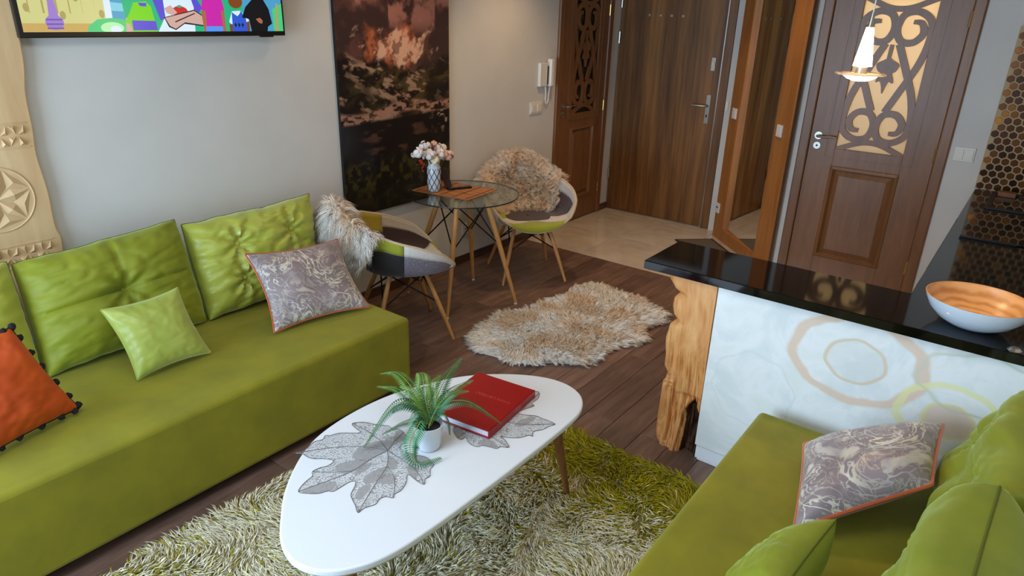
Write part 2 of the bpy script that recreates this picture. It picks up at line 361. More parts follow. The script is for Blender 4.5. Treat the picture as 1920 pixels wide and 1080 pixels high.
al = t.math('LESS_THAN', vo.outputs['Distance'], 0.04); t.l(al, t.b.inputs['Alpha']); t.color(S(160, 156, 154)); t.set(Roughness=0.5)
plain('lace_wire', S(104, 98, 96), 0.45, 0.2); t = plain('lace_satin', S(190, 187, 185), 0.4); t.b.inputs['Alpha'].default_value = 0.34
plain('bowl_white', S(214, 226, 240), 0.12)
t = NT('bamboo'); v = t.coord('Object', (1, 1, 1)); wv = t.n('ShaderNodeTexWave', wave_type='RINGS', rings_direction='Z'); wv.inputs['Scale'].default_value = 16; wv.inputs['Distortion'].default_value = 2.5; t.l(v, wv.inputs['Vector'])
t.color(t.ramp(t.math('ADD', t.math('MULTIPLY', wv.outputs['Fac'], 0.35), t.math('MULTIPLY', t.noise(v, 14, 4), 0.6)), [(0.25, S(206, 138, 72)), (0.6, S(238, 184, 122))])); t.set(Roughness=0.3)
wood('slat_brown', S(140, 84, 40), S(190, 126, 68), (6, 1, 6), 8, 0.5, rand=True)
plain('petal_white', S(228, 222, 222), 0.6); plain('petal_cream', S(236, 224, 192), 0.6); plain('petal_pink', S(228, 188, 168), 0.6); plain('petal_red', S(206, 54, 22), 0.55); plain('stem_green', S(60, 80, 40), 0.6)
plain('lamp_glass', (1, 0.85, 0.65, 1), 0.3, Emission_Color=(1.0, 0.72, 0.42, 1), Emission_Strength=14.0); plain('lamp_bulb', (1, 0.9, 0.75, 1), 0.3, Emission_Color=(1.0, 0.80, 0.55, 1), Emission_Strength=26.0)
plain('disc_glass', S(214, 200, 180), 0.1, Transmission_Weight=0.6)
wood('carved_pine', S(196, 160, 114), S(222, 192, 148), (5, 5, 0.6), 3.5, 0.55); plain('mat_grey', S(96, 88, 76), 0.9); plain('mat_edge', S(44, 38, 32), 0.9)
FAB = {'white': S(206, 200, 192), 'lime': S(150, 156, 36), 'brown': S(58, 36, 30), 'plum': S(66, 52, 58), 'greyplum': S(104, 96, 106), 'black': S(26, 25, 28), 'olive': S(172, 146, 30), 'beige': S(196, 178, 152)}
for k, c in FAB.items():
    t = NT('fab_'+k); v = t.coord('Object'); vo = t.n('ShaderNodeTexVoronoi', feature='DISTANCE_TO_EDGE'); vo.inputs['Scale'].default_value = 55; t.l(v, vo.inputs['Vector'])
    lite = tuple(min(1, x*1.5+0.02) for x in c[:3])+(1,)
    t.color(t.ramp(vo.outputs['Distance'], [(0.0, lite), (0.10, c)]) if k in ('plum', 'greyplum') else t.ramp(t.noise(v, 60, 3), [(0.3, tuple(x*0.9 for x in c[:3])+(1,)), (0.7, c)])); t.set(Roughness=0.85, Sheen_Weight=0.2)
def emis(nm, c, k=1.0):
    t = plain(nm, (0.0, 0.0, 0.0, 1), 0.25); t.b.inputs['Emission Color'].default_value = c; t.b.inputs['Emission Strength'].default_value = k
SCR = {'wallp': S(196, 196, 130), 'wallp2': S(166, 150, 92), 'sky': S(70, 150, 190), 'sky2': S(120, 196, 214), 'bush': S(70, 190, 120), 'bush2': S(170, 226, 170), 'green': S(110, 200, 30), 'violet': S(84, 74, 196), 'vase': S(150, 120, 196), 'vase2': S(110, 84, 160), 'skin': S(196, 160, 150), 'skin2': S(160, 96, 70), 'brownskin': S(120, 66, 24), 'white': S(206, 224, 240), 'red': S(190, 40, 40), 'magenta': S(190, 34, 160), 'blue': S(44, 84, 196), 'blue2': S(80, 140, 236), 'teal': S(30, 170, 120), 'black': S(14, 14, 18), 'line': S(28, 20, 30), 'sand': S(190, 160, 90), 'hair': S(120, 70, 30)}
for k, c in SCR.items(): emis('scr_'+k, c, 1.0)

# ================================================================== SETTING
YW, XE, XR, YR, XB, ZC = 3.27, 5.862, 5.10, -0.37, -1.45, 2.55
def struct(name, mb, mat, parent=None, **k):
    o = mb.build(name, mat, parent, **k)
    if parent is None: o['kind'] = 'structure'
    return o
floor = struct('floor', MB().box(XB-0.1, 6.6, YR-0.1, YW+0.8, -0.12, -0.0035), 'grout_dark')
XT = 4.497                                     # where planks meet the tiles
# planks run along x; joints measured in the photo: y = 0.832 + 0.145 k
PW = 0.1445
mesh_cache = {}
def piece(name, w_, d_, h_, mat, loc, parent, bev=0.0015):
    key = (name, round(w_, 4), round(d_, 4), mat)
    if key not in mesh_cache:
        b = bev*1.6; V = []; x, y = w_/2, d_/2
        me = bpy.data.meshes.new(name)
        V = [(-x, -y, -h_), (x, -y, -h_), (x, y, -h_), (-x, y, -h_), (-x, -y, -b), (x, -y, -b), (x, y, -b), (-x, y, -b), (-x+b, -y+b, 0), (x-b, -y+b, 0), (x-b, y-b, 0), (-x+b, y-b, 0)]
        F = [(3, 2, 1, 0), (8, 9, 10, 11)]+[(a, (a+1) % 4, 4+(a+1) % 4, 4+a) for a in range(4)]+[(4+a, 4+(a+1) % 4, 8+(a+1) % 4, 8+a) for a in range(4)]
        me.from_pydata(V, [], F); me.materials.append(M[mat]); me.update(); mesh_cache[key] = me
    o = bpy.data.objects.new(name, mesh_cache[key]); COL.objects.link(o); o.location = loc; o.parent = parent; return o
row = 0; y = 0.832-PW*9
while y < YW-0.005:
    y1 = min(y+PW, YW); y0 = max(y, YR)
    if y1-y0 > 0.02:
        LP = 1.2; off = (2.80+(0.04 if row % 2 else -0.03)-(0.6 if row % 2 else 0.0)) % LP
        x = XB-(LP-off)
        while x < XT:
            a, b = max(x, XB), min(x+LP, XT)
            if b-a > 0.02: piece('plank', b-a-0.002, y1-y0-0.002, 0.01, 'plank_wood', ((a+b)/2, (y0+y1)/2, 0), floor, 0.001)
            x += LP
    y += PW; row += 1
TS = 0.6135
for i in range(3):
    for j in range(-1, 6):
        a, b = XT+0.0+i*TS, min(XT+(i+1)*TS, 6.0); ya, yb = 2.712-j*TS, 2.712-(j-1)*TS
        ya, yb = max(ya, YR), min(yb, YW)
        if yb-ya > 0.02 and b-a > 0.02: piece('tile', b-a-0.003, yb-ya-0.003, 0.01, 'floor_tile', ((a+b)/2, (ya+yb)/2, 0.0005), floor, 0.001)
struct('ceiling', MB().box(XB-0.1, 6.6, YR-0.1, YW+0.15, ZC, ZC+0.1), 'ceiling_paint')
# wall with the TV (left), an opening for the narrow door
ND0, ND1, DH = 4.862, 5.712, 2.06
wl = MB().box(XB-0.1, ND0+0.02, YW, YW+0.15, 0, ZC).box(ND1-0.02, 6.1, YW, YW+0.15, 0, ZC).box(ND0+0.02, ND1-0.02, YW, YW+0.15, DH-0.02, ZC)
struct('wall_left', wl, 'wall_paint')
struct('wall_closet_back', MB().box(ND0-0.1, ND1+0.1, YW+0.75, YW+0.8, 0, ZC).box(ND0-0.1, ND0-0.05, YW+0.15, YW+0.75, 0, ZC).box(ND1+0.05, ND1+0.1, YW+0.15, YW+0.75, 0, ZC), 'wall_paint')
struct('wall_entrance', MB().box(XE+0.06, XE+0.2, 2.0, YW, 0, ZC).box(XE, XE+0.06, 2.0, 2.19, 0, ZC).box(XE, XE+0.06, 2.19, YW, 2.12, ZC), 'wall_paint')
c2 = 3.735
struct('wall_diagonal', MB().prism([(XE+0.2, XE+0.2-c2), (XR, XR-c2), (XR+0.2, XR-c2-0.1), (XE+0.2, XE-c2-0.1)], 0, ZC), 'wall_paint')
RD0, RD1 = 1.331, 0.426                        # outer edges of the ornamental door's frame
struct('wall_right_door', MB().box(XR, XR+0.15, RD0-0.02, XR-c2, 0, ZC).box(XR, XR+0.15, YR-0.1, RD1+0.02, 0, ZC).box(XR, XR+0.15, RD1+0.02, RD0-0.02, DH-0.02, ZC), 'wall_paint')
struct('wall_bathroom', MB().box(6.5, 6.6, 0.1, 1.30, 0, ZC).box(5.25, 6.5, 0.1, 0.2, 0, ZC).box(5.35, 6.5, 1.24, 1.30, 0, ZC), 'wall_paint')
bl = bpy.data.lights.new('bathroom_lamp', 'POINT'); bl.energy = 30; bl.color = (1.0, 0.88, 0.68); bl.shadow_soft_size = 0.1; bo = bpy.data.objects.new('bathroom_lamp', bl); COL.objects.link(bo); bo.location = (5.95, 0.8, 2.1)
struct('wall_right', MB().box(XB-0.1, XR+0.15, YR-0.12, YR, 0, ZC), 'wall_paint')
struct('wall_behind_camera', MB().box(XB-0.12, XB, YR-0.1, 1.1, 0, ZC).box(XB-0.12, XB, 3.05, YW+0.15, 0, ZC).box(XB-0.12, XB, 1.1, 3.05, 2.05, ZC).box(XB-0.12, XB, 1.1, 3.05, 0, 0.2), 'wall_paint')
wf = MB()
for a, b, c, d in ((1.1, 3.05, 0.2, 0.27), (1.1, 3.05, 1.98, 2.05), (1.1, 1.17, 0.2, 2.05), (2.98, 3.05, 0.2, 2.05), (2.04, 2.12, 0.2, 2.05)): wf.box(XB-0.1, XB-0.04, a, b, c, d)
struct('window_1', wf, 'white_plastic')
# skirting
bb = MB().box(2.0, ND0, YW-0.014, YW, 0, 0.062).build('baseboard_left', 'baseboard_wood', bevel=0.003); bb['kind'] = 'structure'
bb = MB().box(ND1, XE, YW-0.014, YW, 0, 0.062).build('baseboard_corner', 'baseboard_wood', bevel=0.003); bb['kind'] = 'structure'

# ---- doors with scrollwork panes
def scroll_door(name, fr, u0, u1, uo0, uo1, handle_side, glass, label_handle, wood_='door_brown'):
    """fr(u, v, d) -> world point on the door: u along the wall, v up, d towards the room"""
    root = bpy.data.objects.new(name, None); COL.objects.link(root); root['kind'] = 'structure'; ROOT[root.name] = tuple(fr((u0+u1)/2, 0, 0)); root.location = ROOT[root.name]
    def fbox(m, a, b, c, d, e, f): 
        P = [fr(x, y, z) for z in (e, f) for y in (c, d) for x in (a, b)]
        m.add(P, [(0, 2, 3, 1), (4, 5, 7, 6), (0, 1, 5, 4), (2, 6, 7, 3), (0, 4, 6, 2), (1, 3, 7, 5)]); return m
    fw = 0.066
    for a, b, c, d in ((u0, u0+fw, 0, DH), (u1-fw, u1, 0, DH), (u0+fw, u1-fw, DH-fw, DH)):
        fbox(MB(), a, b, c, d, -0.10, 0.022).build('frame', wood_, root, bevel=0.008)
    l0, l1 = u0+fw+0.002, u1-fw-0.002; lt = DH-fw-0.003; g0, g1, gz0, gz1 = uo0, uo1, 0.985, 1.94
    leaf = MB()
    z0 = 0.008
    leafd = (-0.03, 0.006)
    pz0, pz1 = 0.215, 0.862; pu0, pu1 = uo0-0.03, uo1+0.03
    for a, b, c, d in ((l0, g0, z0, lt), (g1, l1, z0, lt), (g0, g1, gz1, lt), (g0, g1, pz1, gz0), (g0, g1, z0, pz0), (g0, pu0, pz0, pz1), (pu1, g1, pz0, pz1)):
        if b > a: fbox(leaf, a, b, c, d, *leafd)
    # joint lines of the leaf are one continuous board set
    lf = leaf.build('door_leaf', wood_, root, bevel=0.0015)
    # raised lower panel: moulding + field
    pm = MB(); 
    def frame_ring(m, A, B, C_, D, w_, d0, d1):
        outer = [(A, C_), (B, C_), (B, D), (A, D)]; inner = [(A+w_, C_+w_), (B-w_, C_+w_), (B-w_, D-w_), (A+w_, D-w_)]
        V = [fr(x, y, d0) for x, y in outer]+[fr(x, y, d1) for x, y in inner]; m.add(V, [(i, (i+1) % 4, 4+(i+1) % 4, 4+i) for i in range(4)])
    frame_ring(pm, g0-0.002, g1+0.002, pz0-0.002, pz1+0.002, 0.018, 0.012, 0.018); frame_ring(pm, g0-0.002+0.018, g1-0.016, pz0+0.016, pz1-0.016, 0.014, 0.018, -0.008)
    frame_ring(pm, g0-0.008, g1+0.008, pz0-0.008, pz1+0.008, 0.006, 0.004, 0.012)
    frame_ring(pm, g0+0.03, g1-0.03, pz0+0.03, pz1-0.03, 0.03, -0.008, 0.008)
    pm.add([fr(*q) for q in ((g0+0.06, pz0+0.06, 0.008), (g1-0.06, pz0+0.06, 0.008), (g1-0.06, pz1-0.06, 0.008), (g0+0.06, pz1-0.06, 0.008))], [(0, 1, 2, 3)])
    pm.build('lower_panel', wood_, root)
    # thin moulding round the glazed field
    gm = MB()
    for a, b, c, d in ((g0-0.062, g1+0.062, gz0-0.064, gz0-0.058), (g0-0.062, g1+0.062, gz1+0.04, gz1+0.046), (g0-0.062, g0-0.056, gz0-0.058, gz1+0.04), (g1+0.056, g1+0.062, gz0-0.058, gz1+0.04)): fbox(gm, a, b, c, d, 0.004, 0.0095)
    gm.build('pane_moulding', wood_, root)
    gp = MB(); fbox(gp, g0-0.005, g1+0.005, gz0-0.005, gz1+0.005, -0.024, -0.018); gp.build('pane', glass, root)
    # scrollwork: four S-scrolls, two arches, leaf; symmetric about both axes
    cu = (g0+g1)/2; hw = (g1-g0)/2; cz = (gz0+gz1)/2; k = hw/0.21
    low = [(0.04, 0.21), (0.10, 0.075), (0.170, -0.09), (0.200, -0.23), (0.190, -0.345), (0.115, -0.400), (0.035, -0.382), (0.008, -0.300), (0.042, -0.228), (0.112, -0.222), (0.158, -0.275), (0.140, -0.334), (0.092, -0.342)]
    for name_, sv in (('lower_scroll', 1), ('upper_scroll', -1)):
        for su in (1, -1):
            P = [(cu+su*p[0]*k, cz+sv*p[1]) for p in spline(low, 9)]
            n = len(P); ww = [0.042*(1 if i < n*0.86 else 1-0.45*(i-n*0.86)/(n*0.14)) for i in range(n)]
            MB().stroke(P, ww, fr, -0.016, 0.004+0.001*sv+0.0006*su).build('scroll', wood_, root)
    for sv in (1, -1):
        P = [(cu+a*k, cz+sv*b) for a, b in spline([(-0.205, -0.482), (-0.08, -0.428), (0.0, -0.415), (0.08, -0.428), (0.205, -0.482)], 8)]
        MB().stroke(P, 0.034, fr, -0.016, 0.0045).build('arch', wood_, root)
    P = spline([(0.0, 0.205), (-0.004, 0.10)], 4); MB().stroke([(cu+a, cz+b) for a, b in P], 0.022, fr, -0.016, 0.005).build('leaf_stem', wood_, root)
    out = [(0.0, 0.125), (0.03, 0.11), (0.066, 0.085), (0.052, 0.045), (0.034, 0.03), (0.046, 0.0), (0.05, -0.028), (0.026, -0.02), (0.012, -0.05), (0.0, -0.095)]
    out = [(a*k, b) for a, b in out]; poly = out+[(-a, b) for a, b in out[::-1][1:-1]]
    poly = [tuple(q) for q in spline(poly, 3, True)]; m = MB(); nn = len(poly)
    m.add([fr(cu+a, cz+b, 0.007) for a, b in poly]+[fr(cu+a, cz+b, -0.016) for a, b in poly], [tuple(range(nn))]+[(i, (i+1) % nn, nn+(i+1) % nn, nn+i) for i in range(nn)]); m.build('leaf_ornament', wood_, root)
    # lever handle with round rose and key rose
    hu = l0+0.052 if handle_side < 0 else l1-0.052; s = 1 if handle_side < 0 else -1; hz = 1.06
    def disc(m, u, v, r, d0, d1, n=20):
        V = [fr(u+r*math.cos(2*math.pi*i/n), v+r*math.sin(2*math.pi*i/n), d) for d in (d0, d1) for i in range(n)]
        m.add(V, [tuple(range(n)), tuple(range(n, 2*n))]+[(i, (i+1) % n, n+(i+1) % n, n+i) for i in range(n)]); return m
    hd = disc(MB(), hu, hz, 0.026, 0.006, 0.014).build('handle_rose', 'nickel', root, smooth=True)
    MB().tube([fr(hu, hz, 0.014), fr(hu, hz, 0.045), fr(hu+s*0.012, hz, 0.055), fr(hu+s*0.05, hz-0.002, 0.056), fr(hu+s*0.085, hz+0.004, 0.054), fr(hu+s*0.118, hz+0.001, 0.052)], [0.009, 0.009, 0.009, 0.008, 0.007, 0.006], 8).build('lever', 'nickel', hd, smooth=True)
    kr = disc(MB(), hu, hz-0.068, 0.024, 0.006, 0.012).build('key_rose', 'nickel', root, smooth=True); disc(MB(), hu, hz-0.068, 0.007, 0.012, 0.0135, 10).build('thumb_turn', 'dark_slot', kr)
    he = l1 if handle_side < 0 else l0
    for hz_ in (0.26, 1.02, 1.83):
        MB().tube([fr(he, hz_-0.045, 0.016), fr(he, hz_+0.045, 0.016)], 0.008, 8).build('hinge', 'brass', root, smooth=True)
    return root
# narrow door on the TV wall (recess behind is unlit) and ornamental door beside the kitchen
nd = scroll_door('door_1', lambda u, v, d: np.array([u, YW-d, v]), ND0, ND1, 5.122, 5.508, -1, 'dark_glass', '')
rd = scroll_door('door_3', lambda u, v, d: np.array([XR-d, -u, v]), -RD0, -RD1, -1.091, -0.672, -1, 'frosted_glass', '')
# entrance door
def ebox(a, b, c, d, d0, d1): return MB().box(XE-d1, XE-d0, min(a, b), max(a, b), c, d)
ed = bpy.data.objects.new('door_2', None); COL.objects.link(ed); ed['kind'] = 'structure'; ed.location = (XE, 2.76, 0); ROOT[ed.name] = (XE, 2.76, 0)
ebox(3.258, 2.272, 0.012, 2.05, -0.05, 0.0).build('door_leaf', 'zebra_wood', ed, bevel=0.002)
ebox(2.262, 2.192, 0.0, 2.12, -0.05, 0.012).build('frame', 'zebra_wood', ed, bevel=0.004); ebox(3.268, 2.262, 2.055, 2.12, -0.05, 0.012).build('frame', 'zebra_wood', ed, bevel=0.004)
ebox(2.2715, 2.2625, 0.0, 2.055, -0.05, 0.006).build('edge_strip', 'steel', ed)
ebox(3.262, 2.262, -0.003, 0.012, -0.05, 0.012).build('threshold', 'steel', ed, bevel=0.003)
pl = ebox(2.362, 2.322, 0.93, 1.178, 0, 0.008).build('handle_plate', 'nickel', ed, bevel=0.003)
MB().tube([(XE-0.008, 2.342, 1.085), (XE-0.05, 2.342, 1.085), (XE-0.056, 2.352, 1.085), (XE-0.056, 2.47, 1.085)], [0.010, 0.010, 0.010, 0.008], 10).build('lever', 'nickel', pl, smooth=True)
ebox(2.348, 2.336, 0.985, 1.01, 0.008, 0.010).build('keyhole', 'dark_slot', pl)
lk = ebox(2.360, 2.322, 1.372, 1.484, 0, 0.008).build('lock_plate', 'nickel', ed, bevel=0.003)
MB().tube([(XE-0.008, 2.341, 1.43), (XE-0.016, 2.341, 1.43)], 0.012, 14).build('lock_cylinder', 'steel', lk, smooth=True)
for yy in (2.985, 2.878, 2.772, 2.665): 
    MB().box(XE-0.006, XE, yy-0.011, yy+0.011, 1.787, 1.809).build('coat_hook', 'nickel', ed, bevel=0.002)
for hz_ in (0.356, 1.603, 1.905): MB().tube([(XE-0.012, 3.256, hz_-0.05), (XE-0.012, 3.256, hz_+0.05)], 0.010, 8).build('hinge', 'nickel', ed, smooth=True)

# ---- wood-framed mirror on the diagonal wall
mr = thing('wall_mirror', 'tall mirror with a wide orange pine frame between two doors', 'mirror', (5.36, 1.73, 0))
e = 0.7071; MT = 2.3
def dp(x, back): return (x+back*e, x-3.63-back*e)
MB().prism([(5.717, 2.087), (5.594, 1.964), dp(5.594, 0.075), (5.84, 2.125)], 0, MT).build('frame', 'orange_pine', mr, bevel=0.004)
MB().prism([(5.174, 1.544), (5.006, 1.376), (5.088, 1.392), dp(5.174, 0.075)], 0, MT).build('frame', 'orange_pine', mr, bevel=0.004)
MB().prism([(5.594, 1.964), (5.174, 1.544), dp(5.174, 0.075), dp(5.594, 0.075)], 0, 0.105).build('frame', 'orange_pine', mr, bevel=0.004)
MB().prism([(5.594, 1.964), (5.174, 1.544), dp(5.174, 0.075), dp(5.594, 0.075)], MT-0.15, MT).build('frame', 'orange_pine', mr, bevel=0.004)
MB().prism([dp(5.594, 0.030), dp(5.174, 0.004), dp(5.174, 0.060), dp(5.594, 0.070)], 0.105, MT-0.15).build('mirror_pane', 'mirror_glass', mr)
dn = np.array([-e, e, 0]); dt = np.array([e, e, 0])
def diag_plate(name, label, cat, x, z, hw, hh, keys):
    c = np.array([x, x-3.63, z]); r = thing(name, label, cat, c); up = np.array([0, 0, 1.0])
    MB().obox(c+dn*0.005, dt*hw, up*hh, dn*0.005).build('plate', 'white_plastic', r, bevel=0.003)
    for du, dz, a, b, mt in keys: MB().obox(c+dn*0.011+dt*du+up*dz, dt*a, up*b, dn*0.0025).build('rocker' if mt == 'white_plastic' else 'socket_hole', mt, r, bevel=0.001)
diag_plate('light_switch', 'white light switch on the left board of the mirror frame', 'switch', 5.648, 1.072, 0.038, 0.043, [(0, 0, 0.024, 0.03, 'white_plastic')])
diag_plate('wall_socket', 'white socket low on the left board of the mirror frame', 'socket', 5.690, 0.262, 0.038, 0.043, [(0.01, 0.006, 0.006, 0.006, 'dark_slot'), (-0.01, 0.006, 0.006, 0.006, 'dark_slot')])
diag_plate('light_switch', 'white light switch on the right board of the mirror frame', 'switch', 5.112, 1.055, 0.038, 0.043, [(0, 0, 0.024, 0.03, 'white_plastic')])
MB().obox((XE-0.006, 2.172, 1.10), (0.006, 0, 0), (0, 0.012, 0), (0, 0, 0.04)).build('switch_surround', 'white_plastic').name
bpy.data.objects['switch_surround'].name = 'contact_box'; tag(bpy.data.objects['contact_box'], 'small white contact box on the narrow wall strip beside the entrance door', 'contact box')
# door mat in front of the mirror
dmr = thing('door_mat', 'grey door mat with dark border on tiles before the mirror', 'mat', (5.2, 1.9, 0.001))
A = np.array([5.353, 2.278, 0]); du = np.array([e, -e, 0]); dv = np.array([-e, -e, 0])
def matpoly(i, z0, z1): 
    q = [A+du*i+dv*i, A+du*(0.34-i)+dv*i, A+du*(0.34-i)+dv*(0.75-i), A+du*i+dv*(0.75-i)]; return MB().prism([p[:2] for p in q], z0, z1)
matpoly(0, 0.001, 0.008).build('border', 'mat_edge', dmr); matpoly(0.022, 0.008, 0.011).build('pile', 'mat_grey', dmr)

# ================================================================== THINGS ON THE WALLS
# television
tv = thing('television', 'wall-mounted flat television with thin black bezel showing a cartoon', 'television', (1.657, YW-0.05, 1.65))
TX0, TX1, TZ0, TZ1, TY = 1.061, 2.254, 1.650, 2.335, YW-0.072
MB().box(TX0, TX1, TY, TY+0.03, TZ0, TZ1).build('bezel', 'black_plastic', tv, bevel=0.004)
MB().box(TX0+0.15, TX1-0.15, TY+0.03, YW-0.001, TZ0+0.08, TZ1-0.1).build('back_housing', 'black_plastic', tv)
MB().box(TX1-0.14, TX1-0.07, TY+0.002, TY+0.02, TZ0-0.006, TZ0+0.002).build('sensor', 'black_plastic', tv)
scn = MB(); smats = ['scr_'+k for k in SCR]; SI = {k: i for i, k in enumerate(SCR)}; layer = [0]
sx0, sx1, sz0, sz1 = TX0+0.016, TX1-0.012, TZ0+0.022, TZ1-0.012
def sc_(x, y): # crop pixel of the visible strip -> screen point
    return (TX0+(x-122)/(1900-122)*(TX1-TX0), TZ0+(246-y)/1490.0)
def poly(col, P, raw=False):
    layer[0] += 1; yy = TY-0.0004-0.00003*layer[0]
    Q = [(P_ if raw else sc_(*P_)) for P_ in P]; Q = [(min(max(a, sx0), sx1), min(max(b, sz0), sz1)) for a, b in Q]
    scn.add([(a, yy, b) for a, b in Q], [tuple(range(len(Q)))], SI[col])
def ell(col, cx, cy, rx, ry, n=20): poly(col, [(cx+rx*math.cos(2*math.pi*i/n), cy+ry*math.sin(2*math.pi*i/n)) for i in range(n)])
poly('wallp', [(sx0, sz0), (sx1, sz0), (sx1, sz1), (sx0, sz1)], True)
for k in range(7): poly('wallp2', [(190+k*72, -700), (198+k*72, -700), (200+k*72+6*math.sin(k), 110), (194+k*72, 110)])
for cx, cy in ((185, 80), (370, 120), (455, 20), (590, 110), (300, -60), (480, -150)): ell('wallp2', cx, cy, 16, 24)
poly('sand', [(140, 165), (560, 165), (560, 235), (140, 235)])
poly('white', [(610, 235), (610, -700), (660, -700), (650, 235)])
poly('sky', [(650, 235), (650, -700), (1900, -700), (1900, 235)]); poly('sky2', [(650, 90), (650, 40), (760, 50), (760, 95)])
poly('teal', [(730, 235), (720, 0), (800, -120), (1000, -120), (1180, -60), (1200, 235)]); poly('teal', [(1180, 235), (1180, -160), (1560, -160), (1560, 235)])
poly('bush', [(490, 235), (500, 180), (560, 140), (640, 132), (720, 140), (760, 235)]); ell('bush2', 640, 190, 70, 34); ell('white', 660, 200, 34, 22)
# vase with flowers
ell('vase', 318, 160, 50, 42); poly('vase', [(292, 130), (300, 40), (335, 40), (345, 130)]); poly('vase', [(272, 8), (352, 8), (335, 42), (300, 42)])
for yy_ in (140, 165, 188): poly('vase2', [(274, yy_), (362, yy_), (362, yy_+9), (274, yy_+9)])
ell('sand', 290, -20, 26, 24); ell('magenta', 330, -26, 22, 22)
# four cropped figures in plain shirts and one dark figure
poly('skin', [(720, 235), (730, 130), (775, 130), (765, 235)]); poly('green', [(745, 150), (790, 40), (870, 30), (900, 60), (922, 235), (762, 235)]); poly('green', [(722, 160), (790, 45), (800, 120), (775, 170)]); poly('violet', [(765, 145), (918, 148), (922, 205), (765, 205)]); poly('violet', [(820, 40), (830, 60), (870, 62), (875, 40)])
ell('skin', 855, -40, 55, 62); ell('hair', 855, -80, 60, 40)
poly('violet', [(905, -20), (960, -70), (1010, -20), (990, 130), (950, 145)]); poly('violet', [(1150, -30), (1200, -20), (1250, 60), (1210, 110), (1180, 80)])
poly('white', [(985, -60), (1160, -60), (1190, 60), (1180, 235), (925, 235), (985, 120)])
ell('red', 1090, 88, 55, 34); ell('teal', 1090, 56, 16, 8)
poly('line', [(975, 125), (1190, 75), (1280, 130), (1265, 182), (1110, 165), (1045, 204), (1000, 185)])
poly('skin', [(982, 128), (1190, 82), (1270, 132), (1258, 174), (1115, 155), (1045, 196), (1008, 178)]); poly('skin', [(985, 70), (1030, 50), (1070, 95), (1040, 112), (1000, 100)])
poly('line', [(1045, 150), (1190, 95), (1195, 100), (1050, 156)])
ell('skin', 1075, -170, 80, 90); ell('hair', 1075, -230, 88, 60)
poly('skin2', [(1245, 235), (1240, 80), (1275, 70), (1275, 235)]); poly('skin2', [(1385, 235), (1380, 70), (1412, 70), (1412, 235)])
poly('magenta', [(1240, 75), (1262, -30), (1395, -30), (1414, 72), (1385, 80), (1388, 180), (1268, 180), (1272, 80)]); poly('blue2', [(1262, 180), (1388, 184), (1386, 235), (1258, 235)]); ell('skin2', 1330, -95, 56, 64); ell('hair', 1330, -130, 60, 40)
ell('brownskin', 1505, 15, 55, 46); poly('white', [(1440, 150), (1470, 80), (1540, 75), (1600, 140), (1560, 160), (1460, 170)]); poly('brownskin', [(1440, 225), (1440, 165), (1465, 165), (1462, 225)]); poly('brownskin', [(1575, 225), (1575, 150), (1602, 150), (1598, 225)])
poly('blue', [(1462, 225), (1468, 85), (1490, 100), (1510, 112), (1530, 95), (1540, 75), (1575, 130), (1580, 225)])
for k in range(3): poly('line', [(1478+k*28, 170), (1488+k*28, 155), (1498+k*28, 170), (1488+k*28, 188)])
poly('black', [(1545, 120), (1580, 50), (1660, -20), (1720, -20), (1770, 60), (1790, 160), (1752, 182), (1745, 235), (1612, 235), (1600, 130)]); ell('skin', 1690, -60, 45, 52); poly('skin2', [(1655, 130), (1690, 120), (1712, 140), (1705, 162), (1680, 156)])
poly('bush', [(1800, 235), (1800, 60), (1890, 20), (1896, 235)]); poly('wallp2', [(1815, 235), (1835, 20), (1850, 20), (1840, 235)])
scn.build('screen', smats, tv)
# canvas with the mountain lake
pic = thing('canvas_picture', 'tall unframed canvas of a dark mountain lake at sunset', 'picture', (3.08, YW, 0.585))
PX0, PX1, PZ0, PZ1 = 2.612, 3.545, 0.585, 2.12
MB().box(PX0, PX1, YW-0.022, YW-0.001, PZ0, PZ1).build('stretcher', 'black_plastic', pic)
nu, nv_ = 190, 310; uu, vv = np.meshgrid(np.linspace(0, 1, nu), np.linspace(0, 1, nv_), indexing='ij')
PXw = PX0+uu*(PX1-PX0); PZw = PZ0+vv*(PZ1-PZ0); X = (PXw-PX0); Z = PZw
def lerp(a, b, t): return a*(1-t[..., None])+np.array(b)[None, None]*t[..., None]
c3 = lambda r, g, b: np.array(S(r, g, b)[:3])
img = np.ones((nu, nv_, 3))*c3(60, 40, 38)
cl = fbm(X*7, Z*7+3, 6, 3, 0.6); img = lerp(img, c3(96, 62, 54), sm(0.42, 0.6, cl)); img = lerp(img, c3(160, 108, 96), sm(0.56, 0.74, cl+0.25*(np.abs(X-0.6) < 0.2))*sm(1.62, 1.75, Z))
glow = np.exp(-(((X-0.44-0.35*(1.6-Z))/0.27)**2+((Z-1.575)/0.12)**2)); gn = fbm(X*12, Z*12, 6, 9, 0.6); gn2 = fbm((X+Z)*9, (Z-X)*15, 6, 19, 0.6)
img = lerp(img, c3(186, 104, 66), sm(0.30, 0.75, glow*0.95+1.5*(gn-0.5))*0.9); img = lerp(img, c3(228, 178, 148), sm(0.42, 0.85, glow*0.95+1.9*(gn2-0.5))*0.95)
img = lerp(img, c3(88, 46, 34), sm(0.58, 0.66, fbm(X*34, Z*34, 3, 23))*0.65*sm(0.15, 0.5, glow))
ridge = 1.455+0.16*np.abs(X-0.55)+0.09*(fbm(X*9, X*0+2, 5, 5)-0.5); mt = sm(-0.02, 0.04, ridge-Z+0.07*(fbm(X*20, Z*20, 4, 21)-0.5))
dome = 1-((X-0.56)/0.52)**2-((Z-1.30)/0.19)**2
rk = fbm((X+Z*0.6)*11, (Z-X*0.35)*26, 6, 31, 0.6); rk2 = fbm((X-Z*0.6)*9, (Z+X*0.35)*24, 6, 41, 0.62)
